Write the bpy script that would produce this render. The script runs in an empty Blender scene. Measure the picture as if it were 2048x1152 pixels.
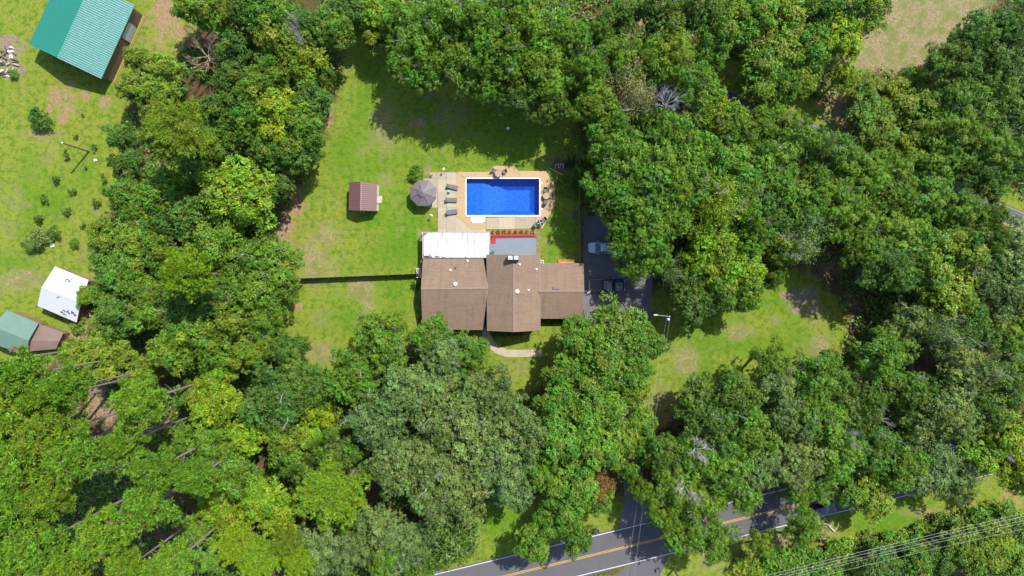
import bpy, math, random
import numpy as np
from mathutils import Vector, Matrix

random.seed(7)
RNG = np.random.default_rng(11)
sc = bpy.context.scene
COL = sc.collection
PI = math.pi

# ------------------------------------------------------------------ camera, sky, sun, exposure
CAM_H = 114.0          # drone height in metres
PPM = 12.0             # photograph pixels per metre on the ground
cam = bpy.data.cameras.new("camera")
cam.sensor_width = 36.0
cam.lens = 36.0 * CAM_H / (2048 / PPM)
cam.clip_start = 1.0
cam.clip_end = 4000.0
cam_o = bpy.data.objects.new("camera", cam)
COL.objects.link(cam_o)
cam_o.location = (0, 0, CAM_H)
sc.camera = cam_o

SUN_EL = math.radians(56.0)
SUN_AZ = math.atan2(0.63, 0.77)          # clockwise from image-up
world = bpy.data.worlds.new("World")
sc.world = world
world.use_nodes = True
wn = world.node_tree
sky = wn.nodes.new("ShaderNodeTexSky")
sky.sky_type = 'NISHITA'
sky.sun_disc = False
sky.sun_elevation = SUN_EL
sky.sun_rotation = SUN_AZ
wn.links.new(sky.outputs[0], wn.nodes["Background"].inputs[0])
wn.nodes["Background"].inputs[1].default_value = 0.15
sun = bpy.data.lights.new("sun", 'SUN')
sun.energy = 4.5
sun.angle = math.radians(0.5)
sun.color = (1.0, 0.955, 0.88)
sun_o = bpy.data.objects.new("sun", sun)
COL.objects.link(sun_o)
sun_o.location = (40, 50, 90)
sun_o.rotation_euler = Vector((-math.sin(SUN_AZ) * math.cos(SUN_EL), -math.cos(SUN_AZ) * math.cos(SUN_EL),
                               -math.sin(SUN_EL))).to_track_quat('-Z', 'Y').to_euler()
sc.view_settings.view_transform = 'Standard'
sc.view_settings.look = 'None'
sc.view_settings.gamma = 1.0
sc.view_settings.exposure = 0.67
sc.cycles.use_adaptive_sampling = True
sc.cycles.adaptive_threshold = 0.02
sc.cycles.max_bounces = 4
sc.cycles.diffuse_bounces = 2
sc.cycles.glossy_bounces = 2
sc.cycles.transmission_bounces = 4
sc.cycles.transparent_max_bounces = 8
sc.cycles.caustics_reflective = False
sc.cycles.caustics_refractive = False


# ------------------------------------------------------------------ helpers
def P(u, v, h=0.0):
    """Real position of a point of height h that the survey photograph shows at pixel (u, v)."""
    k = (1.0 - h / CAM_H) / PPM
    return Vector(((u - 1024) * k, (576 - v) * k, h))


def props(o, label=None, cat=None, group=None, kind=None):
    if label: o["label"] = label
    if cat: o["category"] = cat
    if group: o["group"] = group
    if kind: o["kind"] = kind
    return o


def empty(name, loc, rz=0.0, label=None, cat=None, group=None):
    o = bpy.data.objects.new(name, None)
    COL.objects.link(o)
    o.location = loc
    o.rotation_euler = (0, 0, rz)
    o.empty_display_size = 0.2
    return props(o, label, cat, group)


def origin(p):
    v = Vector((0, 0, 0))
    while p is not None:
        v += p.location
        p = p.parent
    return v


class MB:
    """Collects boxes, prisms and tubes into one mesh."""
    def __init__(self):
        self.v, self.f = [], []

    def add(self, vs, fs):
        b = len(self.v)
        self.v += [tuple(p) for p in vs]
        self.f += [tuple(b + i for i in f) for f in fs]
        return self

    def box(self, c, s, rz=0.0, m=None):
        hx, hy, hz = s[0] / 2, s[1] / 2, s[2] / 2
        cr, sr = math.cos(rz), math.sin(rz)
        vs = []
        for z in (-hz, hz):
            for x, y in ((-hx, -hy), (hx, -hy), (hx, hy), (-hx, hy)):
                p = Vector((x, y, z))
                if m is not None: p = m @ p
                vs.append((c[0] + p.x * cr - p.y * sr, c[1] + p.x * sr + p.y * cr, c[2] + p.z))
        return self.add(vs, [(3, 2, 1, 0), (4, 5, 6, 7), (0, 1, 5, 4), (1, 2, 6, 5), (2, 3, 7, 6), (3, 0, 4, 7)])

    def prism(self, poly, z0, z1):
        n = len(poly)
        a = sum(poly[i][0] * poly[(i + 1) % n][1] - poly[(i + 1) % n][0] * poly[i][1] for i in range(n))
        if a < 0: poly = poly[::-1]
        vs = [(p[0], p[1], z0) for p in poly] + [(p[0], p[1], z1) for p in poly]
        fs = [tuple(range(n))[::-1], tuple(range(n, 2 * n))] + [(i, (i + 1) % n, n + (i + 1) % n, n + i) for i in range(n)]
        return self.add(vs, fs)

    def solid(self, top, t):
        """Sloped slab from a top polygon of 3-D points, thickness t downwards."""
        n = len(top)
        vs = [tuple(p) for p in top] + [(p[0], p[1], p[2] - t) for p in top]
        fs = [tuple(range(n)), tuple(range(n, 2 * n))[::-1]] + [((i + 1) % n, i, n + i, n + (i + 1) % n) for i in range(n)]
        return self.add(vs, fs)

    def tube(self, pts, rad, n=6, caps=True):
        pts = [Vector(p) for p in pts]
        vs, fs = [], []
        for i, p in enumerate(pts):
            d = (pts[min(i + 1, len(pts) - 1)] - pts[max(i - 1, 0)]).normalized()
            a = d.orthogonal().normalized()
            b = d.cross(a)
            r = rad[i] if hasattr(rad, '__len__') else rad
            vs += [p + (a * math.cos(2 * PI * k / n) + b * math.sin(2 * PI * k / n)) * r for k in range(n)]
        # keep rings aligned
        for i in range(1, len(pts)):
            best, bs = 0, 1e9
            for s in range(n):
                q = (vs[i * n + s] - pts[i] - vs[(i - 1) * n] + pts[i - 1]).length
                if q < bs: bs, best = q, s
            ring = vs[i * n:(i + 1) * n]
            vs[i * n:(i + 1) * n] = ring[best:] + ring[:best]
        for i in range(len(pts) - 1):
            for k in range(n):
                fs.append((i * n + k, i * n + (k + 1) % n, (i + 1) * n + (k + 1) % n, (i + 1) * n + k))
        if caps:
            fs.append(tuple(range(n))[::-1])
            fs.append(tuple((len(pts) - 1) * n + k for k in range(n)))
        return self.add(vs, fs)

    def cyl(self, c, r, z0, z1, n=16, r1=None):
        r1 = r if r1 is None else r1
        vs = [(c[0] + r * math.cos(2 * PI * k / n), c[1] + r * math.sin(2 * PI * k / n), z0) for k in range(n)]
        vs += [(c[0] + r1 * math.cos(2 * PI * k / n), c[1] + r1 * math.sin(2 * PI * k / n), z1) for k in range(n)]
        return self.add(vs, [tuple(range(n))[::-1], tuple(range(n, 2 * n))] + [(k, (k + 1) % n, n + (k + 1) % n, n + k) for k in range(n)])

    def loft(self, rings):
        n = len(rings[0])
        vs = [p for r in rings for p in r]
        fs = [(i * n + k, i * n + (k + 1) % n, (i + 1) * n + (k + 1) % n, (i + 1) * n + k) for i in range(len(rings) - 1) for k in range(n)]
        fs += [tuple(range(n))[::-1], tuple((len(rings) - 1) * n + k for k in range(n))]
        return self.add(vs, fs)

    def build(self, name, m, parent=None, world=False, smooth=False, bevel=0.0):
        me = bpy.data.meshes.new(name)
        off = origin(parent) if (world and parent is not None) else Vector((0, 0, 0))
        me.from_pydata([(p[0] - off.x, p[1] - off.y, p[2] - off.z) for p in self.v], [], self.f)
        me.materials.append(m)
        if smooth:
            for p in me.polygons: p.use_smooth = True
        me.update()
        o = bpy.data.objects.new(name, me)
        COL.objects.link(o)
        if parent is not None: o.parent = parent
        if bevel:
            b = o.modifiers.new("bevel", 'BEVEL')
            b.width = bevel; b.segments = 2; b.limit_method = 'ANGLE'
        return o


def inst(src, parent, loc=(0, 0, 0), rz=0.0):
    o = src.copy()
    COL.objects.link(o)
    o.parent = parent
    o.location = loc
    o.rotation_euler = (0, 0, rz)
    return o


def copy_tree(o, parent=None):
    c = o.copy()
    COL.objects.link(c)
    c.parent = parent
    for ch in list(o.children): copy_tree(ch, c)
    return c


# ------------------------------------------------------------------ materials
def new_mat(name):
    m = bpy.data.materials.new(name)
    m.use_nodes = True
    nt = m.node_tree
    return m, nt, nt.nodes["Principled BSDF"]


def node(nt, t, **kw):
    n = nt.nodes.new(t)
    for k, v in kw.items():
        if k.startswith("i_"): n.inputs[k[2:].replace("_", " ")].default_value = v
        else: setattr(n, k, v)
    return n


def mix(nt, fac, a, b, mode='MIX'):
    n = nt.nodes.new("ShaderNodeMix")
    n.data_type = 'RGBA'
    n.blend_type = mode
    for sock, val in ((n.inputs[0], fac), (n.inputs[6], a), (n.inputs[7], b)):
        if hasattr(val, "node"): nt.links.new(val, sock)
        elif isinstance(val, (tuple, list)): sock.default_value = (*val[:3], 1)
        else: sock.default_value = val
    return n.outputs[2]


def ramp(nt, fac, lo, hi, a=0.0, b=1.0):
    n = nt.nodes.new("ShaderNodeMapRange")
    n.interpolation_type = 'SMOOTHSTEP'
    nt.links.new(fac, n.inputs[0])
    n.inputs[1].default_value, n.inputs[2].default_value = lo, hi
    n.inputs[3].default_value, n.inputs[4].default_value = a, b
    return n.outputs[0]


def noise(nt, co, scale, detail=4.0, rough=0.6):
    n = node(nt, "ShaderNodeTexNoise")
    n.inputs["Scale"].default_value = scale
    n.inputs["Detail"].default_value = detail
    n.inputs["Roughness"].default_value = rough
    nt.links.new(co, n.inputs["Vector"])
    return n.outputs[0]


def mth(nt, op, a, b=None):
    n = node(nt, "ShaderNodeMath", operation=op)
    for s, v in ((n.inputs[0], a), (n.inputs[1], b)):
        if v is None: continue
        if hasattr(v, "node"): nt.links.new(v, s)
        else: s.default_value = v
    return n.outputs[0]


def mat(name, col, rough=0.7, metal=0.0, spec=0.4, scale=1.5, amt=0.25, bump=0.0, bscale=20.0, dirt=None, damt=0.5, dscale=0.6, coat=0.0, rnd=0.0):
    """Painted or plain surface: base colour, soft mottling, optional stains, fine relief."""
    m, nt, b = new_mat(name)
    co = node(nt, "ShaderNodeNewGeometry").outputs["Position"]
    c = mix(nt, noise(nt, co, scale, 6), tuple(x * (1 - amt) for x in col), tuple(min(1, x * (1 + amt)) for x in col))
    if dirt:
        f = ramp(nt, noise(nt, co, dscale, 8, 0.7), 0.5, 0.72, 0, damt)
        c = mix(nt, f, c, dirt)
    if rnd:
        oi = node(nt, "ShaderNodeObjectInfo")
        r = ramp(nt, oi.outputs["Random"], 0, 1, 1 - rnd, 1 + rnd)
        hs = node(nt, "ShaderNodeHueSaturation")
        nt.links.new(c, hs.inputs["Color"]); nt.links.new(r, hs.inputs["Value"])
        c = hs.outputs[0]
    nt.links.new(c, b.inputs["Base Color"])
    b.inputs["Roughness"].default_value = rough
    b.inputs["Metallic"].default_value = metal
    b.inputs["Specular IOR Level"].default_value = spec
    b.inputs["Coat Weight"].default_value = coat
    if bump:
        bn = node(nt, "ShaderNodeBump")
        bn.inputs["Strength"].default_value = bump
        bn.inputs["Distance"].default_value = 0.05
        nt.links.new(noise(nt, co, bscale, 5), bn.inputs["Height"])
        nt.links.new(bn.outputs[0], b.inputs["Normal"])
    return m


def leaf_mat(name, trans=0.30, rough=0.45, spec=0.32, vary=0.55):
    """Leaf colour = the tree's own colour (object colour) with leaf-to-leaf variation."""
    m, nt, b = new_mat(name)
    oi = node(nt, "ShaderNodeObjectInfo")
    at = node(nt, "ShaderNodeAttribute", attribute_name="tint")
    at2 = node(nt, "ShaderNodeAttribute", attribute_name="hue")
    hs = node(nt, "ShaderNodeHueSaturation")
    nt.links.new(oi.outputs["Color"], hs.inputs["Color"])
    nt.links.new(ramp(nt, at.outputs["Fac"], 0, 1, 1 - vary, 1 + vary), hs.inputs["Value"])
    nt.links.new(ramp(nt, at2.outputs["Fac"], 0, 1, 0.463, 0.528), hs.inputs["Hue"])
    nt.links.new(hs.outputs[0], b.inputs["Base Color"])
    b.inputs["Roughness"].default_value = rough
    b.inputs["Specular IOR Level"].default_value = spec
    tr = node(nt, "ShaderNodeBsdfTranslucent")
    c2 = mix(nt, 1.0, hs.outputs[0], (1.25, 1.2, 0.55), 'MULTIPLY')
    nt.links.new(c2, tr.inputs[0])
    mx = node(nt, "ShaderNodeMixShader")
    mx.inputs[0].default_value = trans
    nt.links.new(b.outputs[0], mx.inputs[1]); nt.links.new(tr.outputs[0], mx.inputs[2])
    nt.links.new(mx.outputs[0], nt.nodes["Material Output"].inputs[0])
    return m


M = {}
M['leaf'] = leaf_mat("foliage")
M['gloss_leaf'] = leaf_mat("glossy_foliage", 0.15, 0.45, 0.45, 0.7)
M['needle'] = leaf_mat("pine_needles", 0.34, 0.5, 0.3, 0.4)
M['bark'] = mat("bark", (0.15, 0.115, 0.09), 0.9, amt=0.5, scale=4, bump=0.6, bscale=14)
M['pine_bark'] = mat("pine_bark", (0.21, 0.175, 0.155), 0.9, amt=0.5, scale=5, bump=0.7, bscale=10)
M['dead_wood'] = mat("weathered_dead_wood", (0.42, 0.39, 0.36), 0.85, amt=0.35, scale=3)
M['silver_wood'] = mat("silvery_dead_wood", (0.50, 0.48, 0.46), 0.85, amt=0.3, scale=3)
M['brown_twig'] = mat("brown_dead_twigs", (0.33, 0.23, 0.165), 0.9, amt=0.35, scale=2)
M['concrete'] = mat("pale_concrete", (0.335, 0.285, 0.205), 0.85, amt=0.12, scale=0.9, bump=0.15, bscale=30, dirt=(0.21, 0.18, 0.13), damt=0.6, dscale=0.5, rnd=0.10)
M['tan_deck'] = mat("tan_deck_coating", (0.375, 0.262, 0.145), 0.8, amt=0.08, scale=0.7, bump=0.1, bscale=40, dirt=(0.30, 0.205, 0.112), damt=0.4, dscale=0.4, rnd=0.05)
M['dark_joint'] = mat("joint_sand", (0.22, 0.18, 0.13), 0.95)
M['white_paint'] = mat("white_paint", (0.70, 0.69, 0.66), 0.5, amt=0.04)
M['white_plastic'] = mat("white_plastic", (0.70, 0.71, 0.72), 0.35, amt=0.03)
M['dark_metal'] = mat("dark_metal", (0.045, 0.045, 0.05), 0.45, spec=0.5)
M['steel'] = mat("galvanised_steel", (0.55, 0.57, 0.6), 0.4, metal=0.8, amt=0.1)
M['siding'] = mat("tan_siding", (0.34, 0.27, 0.20), 0.8, amt=0.12)
M['cream'] = mat("cream_wall", (0.72, 0.62, 0.46), 0.75, amt=0.08)
M['trim'] = mat("pale_trim", (0.34, 0.29, 0.25), 0.6, amt=0.05)
M['glass'] = mat("window_glass", (0.02, 0.03, 0.04), 0.06, spec=0.9, amt=0.1)
M['wood'] = mat("fresh_timber", (0.50, 0.30, 0.12), 0.75, amt=0.25, scale=6)
M['old_wood'] = mat("weathered_timber", (0.19, 0.135, 0.10), 0.85, amt=0.35, scale=5)
M['brown_wall'] = mat("brown_board_wall", (0.20, 0.135, 0.085), 0.85, amt=0.2, scale=3)
M['grey_panel'] = mat("grey_panel", (0.40, 0.42, 0.44), 0.6, amt=0.1)
M['black'] = mat("black_rubber", (0.02, 0.02, 0.022), 0.8)
M['charcoal_fabric'] = mat("charcoal_fabric", (0.075, 0.08, 0.085), 0.9, amt=0.2, scale=10)
M['grey_sling'] = mat("grey_sling_fabric", (0.125, 0.125, 0.12), 0.85, amt=0.15, scale=8)
M['teal'] = mat("teal_plastic", (0.10, 0.46, 0.50), 0.45)
M['red'] = mat("red_deck_paint", (0.32, 0.018, 0.036), 0.65, amt=0.15, scale=2)
M['grey_roof'] = mat("grey_membrane_roof", (0.130, 0.158, 0.190), 0.6, amt=0.06, scale=0.8, dirt=(0.17, 0.195, 0.22), damt=0.3, dscale=0.8)
M['soil'] = mat("red_brown_mulch", (0.33, 0.15, 0.07), 0.95, amt=0.5, scale=6, bump=0.8, bscale=12)
M['dirt_soil'] = mat("dark_soil", (0.12, 0.075, 0.05), 0.95, amt=0.4, scale=4, bump=0.6, bscale=10)
M['cable'] = mat("aluminium_cable", (0.42, 0.42, 0.43), 0.45, metal=0.3)
M['yellow_line'] = mat("yellow_road_paint", (0.46, 0.285, 0.03), 0.6, amt=0.15, scale=3, dirt=(0.3, 0.2, 0.08), damt=0.5, dscale=1.6)
M['white_line'] = mat("white_road_paint", (0.50, 0.49, 0.48), 0.6, amt=0.1, scale=3, dirt=(0.3, 0.29, 0.28), damt=0.55, dscale=1.4)
M['worn_line'] = mat("worn_white_road_paint", (0.26, 0.25, 0.25), 0.7, amt=0.2, scale=3, dirt=(0.12, 0.115, 0.12), damt=0.8, dscale=1.2)
M['asphalt'] = mat("worn_road_asphalt", (0.092, 0.088, 0.094), 0.9, amt=0.12, scale=0.35, bump=0.3, bscale=60, dirt=(0.075, 0.072, 0.08), damt=0.6, dscale=0.25)
M['drive'] = mat("dark_driveway_asphalt", (0.118, 0.118, 0.132), 0.85, amt=0.25, scale=0.7, bump=0.3, bscale=50, dirt=(0.15, 0.145, 0.155), damt=0.6, dscale=0.5)
M['blue_paint'] = mat("pale_blue_car_paint", (0.36, 0.47, 0.54), 0.3, spec=0.5, amt=0.02, coat=0.6)
M['pickup_paint'] = mat("dark_teal_car_paint", (0.012, 0.045, 0.065), 0.25, spec=0.5, amt=0.02, coat=0.8)
M['black_paint'] = mat("black_car_paint", (0.012, 0.022, 0.03), 0.22, spec=0.5, amt=0.02, coat=0.8)
M['tonneau'] = mat("dark_bed_cover", (0.05, 0.065, 0.075), 0.6)
M['headlamp'] = mat("clear_lamp", (0.7, 0.72, 0.75), 0.15, spec=0.8)
M['red_lamp'] = mat("red_lamp", (0.4, 0.01, 0.01), 0.25)
M['purple_metal'] = mat("plum_grey_roofing", (0.135, 0.115, 0.125), 0.55, spec=0.35, amt=0.08, scale=1.2, dirt=(0.17, 0.145, 0.15), damt=0.4, dscale=1.5)
M['ash'] = mat("pale_ash", (0.55, 0.52, 0.48), 0.95, amt=0.4, scale=5, bump=0.8, bscale=9)
M['charred'] = mat("charred_wood", (0.09, 0.065, 0.05), 0.95, amt=0.5, scale=4)
M['orange'] = mat("orange_plastic", (0.62, 0.16, 0.03), 0.5)
M['wicker'] = mat("brown_mosaic_top", (0.32, 0.22, 0.13), 0.6, amt=0.5, scale=9)
M['green_frame'] = mat("dark_green_metal", (0.02, 0.09, 0.07), 0.5)


def shingle_mat(name, down):
    """Brown asphalt shingles; rain streaks run down the slope."""
    m, nt, b = new_mat(name)
    co = node(nt, "ShaderNodeNewGeometry").outputs["Position"]
    base = mix(nt, noise(nt, co, 0.45, 5), (0.140, 0.098, 0.070), (0.198, 0.136, 0.092))
    vo = node(nt, "ShaderNodeTexVoronoi")
    vo.inputs["Scale"].default_value = 6.5
    nt.links.new(co, vo.inputs["Vector"])
    c = mix(nt, 1.0, base, mix(nt, vo.outputs["Color"], (0.84, 0.84, 0.85), (1.18, 1.16, 1.11)), 'MULTIPLY')
    mp = node(nt, "ShaderNodeMapping")
    mp.inputs["Scale"].default_value = (1.6, 0.16, 0.3) if down == 'y' else (0.16, 1.6, 0.3)
    nt.links.new(co, mp.inputs[0])
    c = mix(nt, ramp(nt, noise(nt, mp.outputs[0], 1.0, 6, 0.65), 0.48, 0.68, 0, 0.55), c, (0.105, 0.078, 0.062))
    mp2 = node(nt, "ShaderNodeMapping")
    mp2.inputs["Scale"].default_value = (0.5, 7.0, 1) if down == 'y' else (7.0, 0.5, 1)
    nt.links.new(co, mp2.inputs[0])
    c = mix(nt, ramp(nt, noise(nt, mp2.outputs[0], 1.0, 3, 0.5), 0.35, 0.65, 0.0, 0.35), c, (0.24, 0.165, 0.11))
    c = mix(nt, ramp(nt, noise(nt, co, 9.0, 3), 0.62, 0.75, 0, 0.4), c, (0.34, 0.235, 0.145))
    nt.links.new(c, b.inputs["Base Color"])
    b.inputs["Roughness"].default_value = 0.9
    bn = node(nt, "ShaderNodeBump")
    bn.inputs["Strength"].default_value = 0.5
    bn.inputs["Distance"].default_value = 0.03
    nt.links.new(vo.outputs["Distance"], bn.inputs["Height"])
    nt.links.new(bn.outputs[0], b.inputs["Normal"])
    return m


M['shingle'] = shingle_mat("brown_shingles", 'y')
M['shingle_cross'] = shingle_mat("brown_shingles_cross", 'x')
M['ridge'] = mat("ridge_shingles", (0.215, 0.15, 0.108), 0.9, amt=0.3, scale=4)


def metal_roof(name, col, rough, dirt=None, damt=0.5, dscale=0.5, spec=0.5, amt=0.06):
    return mat(name, col, rough, spec=spec, amt=amt, scale=0.8, dirt=dirt, damt=damt, dscale=dscale)


M['teal_roof'] = metal_roof("teal_green_roof", (0.013, 0.175, 0.125), 0.42)
M['maroon_roof'] = metal_roof("maroon_roof", (0.135, 0.066, 0.066), 0.55)
M['white_roof'] = mat("white_sheet_roof", (0.47, 0.48, 0.52), 0.5, amt=0.05, scale=0.7, dirt=(0.36, 0.38, 0.42), damt=0.5, dscale=0.35)
M['old_green_roof'] = metal_roof("faded_green_roof", (0.105, 0.185, 0.145), 0.6, dirt=(0.15, 0.20, 0.165), damt=0.5, amt=0.15)
M['rust_roof'] = mat("rusted_roof", (0.175, 0.125, 0.105), 0.85, amt=0.3, scale=0.9, dirt=(0.10, 0.16, 0.125), damt=0.9, dscale=0.22, spec=0.2)
M['rust'] = mat("rust_stain", (0.17, 0.105, 0.075), 0.9, amt=0.35, scale=2)
M['stain'] = mat("black_mildew", (0.035, 0.032, 0.03), 0.9)

# white awning panels with lengthwise grey streaks
def streak_mat():
    m, nt, b = new_mat("streaked_white_panel")
    co = node(nt, "ShaderNodeNewGeometry").outputs["Position"]
    mp = node(nt, "ShaderNodeMapping")
    mp.inputs["Scale"].default_value = (2.0, 0.28, 1)
    mp.inputs["Rotation"].default_value = (0, 0, 0.12)
    nt.links.new(co, mp.inputs[0])
    f = ramp(nt, noise(nt, mp.outputs[0], 1.0, 6, 0.65), 0.55, 0.70, 0, 0.9)
    c = mix(nt, f, (0.40, 0.41, 0.43), (0.15, 0.17, 0.21))
    nt.links.new(c, b.inputs["Base Color"])
    b.inputs["Roughness"].default_value = 0.55
    return m


M['streak'] = streak_mat()


def liner_mat():
    m, nt, b = new_mat("blue_ripple_light_liner")
    co = node(nt, "ShaderNodeNewGeometry").outputs["Position"]
    mp = node(nt, "ShaderNodeMapping")
    mp.inputs["Rotation"].default_value = (0, 0, 0.6)
    mp.inputs["Scale"].default_value = (1.0, 1.9, 1.0)
    nt.links.new(co, mp.inputs[0])
    n1 = noise(nt, mp.outputs[0], 3.4, 3, 0.6)
    c = mix(nt, ramp(nt, n1, 0.33, 0.67), (0.004, 0.080, 0.40), (0.016, 0.180, 0.58))  # light and dark of the water ripples painted into the liner's blue
    c = mix(nt, ramp(nt, n1, 0.64, 0.74, 0, 0.35), c, (0.16, 0.42, 0.85))  # brightest caustic flecks painted on top
    nt.links.new(c, b.inputs["Base Color"])
    b.inputs["Roughness"].default_value = 0.6
    return m


def water_mat():
    m, nt, b = new_mat("pool_water")
    co = node(nt, "ShaderNodeNewGeometry").outputs["Position"]
    tr = node(nt, "ShaderNodeBsdfTransparent")
    tr.inputs[0].default_value = (0.50, 0.78, 0.97, 1)
    gl = node(nt, "ShaderNodeBsdfGlossy")
    gl.inputs["Roughness"].default_value = 0.08
    gl.inputs["Color"].default_value = (1, 1, 1, 1)
    bn = node(nt, "ShaderNodeBump")
    bn.inputs["Strength"].default_value = 0.35
    bn.inputs["Distance"].default_value = 0.08
    nt.links.new(noise(nt, co, 3.2, 3), bn.inputs["Height"])
    nt.links.new(bn.outputs[0], gl.inputs["Normal"])
    fr = node(nt, "ShaderNodeFresnel")
    fr.inputs[0].default_value = 1.33
    nt.links.new(bn.outputs[0], fr.inputs["Normal"])
    mx = node(nt, "ShaderNodeMixShader")
    nt.links.new(fr.outputs[0], mx.inputs[0])
    nt.links.new(tr.outputs[0], mx.inputs[1]); nt.links.new(gl.outputs[0], mx.inputs[2])
    nt.links.new(mx.outputs[0], nt.nodes["Material Output"].inputs[0])
    return m


M['liner'] = liner_mat()
M['water'] = water_mat()


# ------------------------------------------------------------------ ground with its own grass, soil and straw patches
GX, GY, GS = 104.0, 66.0, 0.4
nx, ny = int(2 * GX / GS) + 1, int(2 * GY / GS) + 1
xs = np.linspace(-GX, GX, nx); ys = np.linspace(-GY, GY, ny)
# widen the outer rings so that the sheet reaches the horizon
xs = np.concatenate(([-1500, -700, -320, -170], xs, [170, 320, 700, 1500]))
ys = np.concatenate(([-1500, -700, -320, -150], ys, [150, 320, 700, 1500]))
XX, YY = np.meshgrid(xs, ys)
UU, VV = XX * PPM + 1024, 576 - YY * PPM


def poly_mask(poly, soft):
    """1 inside, 0 outside, with a soft edge of the given width in pixels."""
    ins = np.zeros(UU.shape, bool)
    dist = np.full(UU.shape, 1e9)
    n = len(poly)
    for i in range(n):
        x0, y0 = poly[i]; x1, y1 = poly[(i + 1) % n]
        if y0 != y1:
            c = ((VV < y0) != (VV < y1)) & (UU < (x1 - x0) * (VV - y0) / (y1 - y0) + x0)
            ins ^= c
        dx, dy = x1 - x0, y1 - y0
        t = np.clip(((UU - x0) * dx + (VV - y0) * dy) / (dx * dx + dy * dy + 1e-9), 0, 1)
        dist = np.minimum(dist, np.hypot(UU - x0 - t * dx, VV - y0 - t * dy))
    sd = np.where(ins, dist, -dist)
    return np.clip(sd / soft * 0.5 + 0.5, 0, 1)


def blobs(items):
    out = np.zeros(UU.shape)
    for (u, v, ru, rv, a) in items:
        d = ((UU - u) / ru) ** 2 + ((VV - v) / rv) ** 2
        out = np.maximum(out, a * np.exp(-d * 0.8))
    return out


GRASS = [
    [(-90, -90), (330, -90), (390, 60), (335, 130), (260, 180), (245, 300), (222, 420), (185, 470), (205, 560), (185, 640), (110, 720), (0, 770), (-90, 770)],
    [(690, 72), (760, 80), (800, 125), (1000, 190), (1150, 240), (1166, 330), (1162, 530), (1080, 530), (840, 545), (840, 600), (835, 670), (720, 760), (620, 735), (555, 700), (568, 600), (555, 470), (600, 385), (650, 280), (680, 180)],
    [(940, 655), (1090, 640), (1160, 650), (1120, 760), (1040, 800), (960, 760)],
    [(1290, 600), (1420, 550), (1520, 550), (1600, 530), (1690, 620), (1690, 700), (1600, 730), (1450, 775), (1340, 835), (1270, 880), (1250, 760), (1295, 700)],
    [(840, 1160), (940, 1010), (1060, 1000), (1250, 1000), (1240, 1055), (1024, 1112), (880, 1160)],
    [(1120, 1200), (1330, 1112), (1560, 1052), (1900, 965), (2100, 920), (2100, 1020), (1850, 1045), (1600, 1115), (1480, 1200)],
    [(1400, 90), (1560, 170), (1700, 240), (1850, 310), (2100, 420), (2100, 470), (1850, 370), (1700, 300), (1560, 240), (1400, 170)],
]
DRY = [[(1660, -60), (2010, -60), (1960, 60), (1900, 150), (1868, 180), (1760, 150), (1700, 200), (1690, 300), (1650, 240), (1670, 120)]]
grass = np.zeros(UU.shape); dry = np.zeros(UU.shape)
for g in GRASS: grass = np.maximum(grass, poly_mask(g, 26))
grass = np.maximum(grass, np.clip((np.maximum(np.abs(XX) - 93, np.abs(YY) - 56)) / 6, 0, 1))
for g in DRY: dry = np.maximum(dry, poly_mask(g, 30))
dry = np.maximum(dry, blobs([
    (770, 255, 34, 60, .75), (690, 120, 25, 30, .5), (740, 300, 45, 20, .45), (900, 235, 40, 40, .6), (625, 520, 34, 60, .85), (655, 470, 24, 30, .8),
    (665, 540, 20, 30, .7), (720, 575, 30, 26, .95), (735, 610, 22, 25, .7), (640, 640, 30, 40, .5), (640, 705, 45, 26, .8), (590, 560, 30, 25, .6),
    (770, 360, 25, 22, .6), (690, 330, 24, 16, .45), (1370, 725, 34, 40, .85), (1475, 665, 45, 22, .75), (1640, 690, 24, 28, .9), (1320, 800, 40, 40, .7),
    (1560, 640, 25, 30, .4), (30, 400, 30, 60, .5), (40, 560, 60, 30, .8), (15, 460, 30, 50, .45), (140, 560, 30, 20, .4), (100, 300, 20, 40, .55), (95, 270, 40, 14, .6),
    (60, 340, 30, 30, .3), (150, 440, 14, 12, .6), (195, 425, 14, 10, .6), (170, 510, 30, 20, .5), (1560, 1085, 60, 22, .9), (1650, 1065, 36, 20, .8), (1850, 1025, 60, 12, .8),
    (1500, 1110, 40, 14, .7), (1420, 1130, 50, 20, .6), (1075, 488, 14, 34, .8), (1090, 482, 22, 10, .8), (1130, 500, 14, 18, .4), (842, 470, 8, 14, .9), (845, 462, 16, 6, .7),
    (855, 342, 9, 16, .8), (1040, 740, 26, 24, .6), (300, 100, 20, 60, .45), (285, 75, 14, 10, .6), (1000, 250, 30, 20, .3)]))
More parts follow.
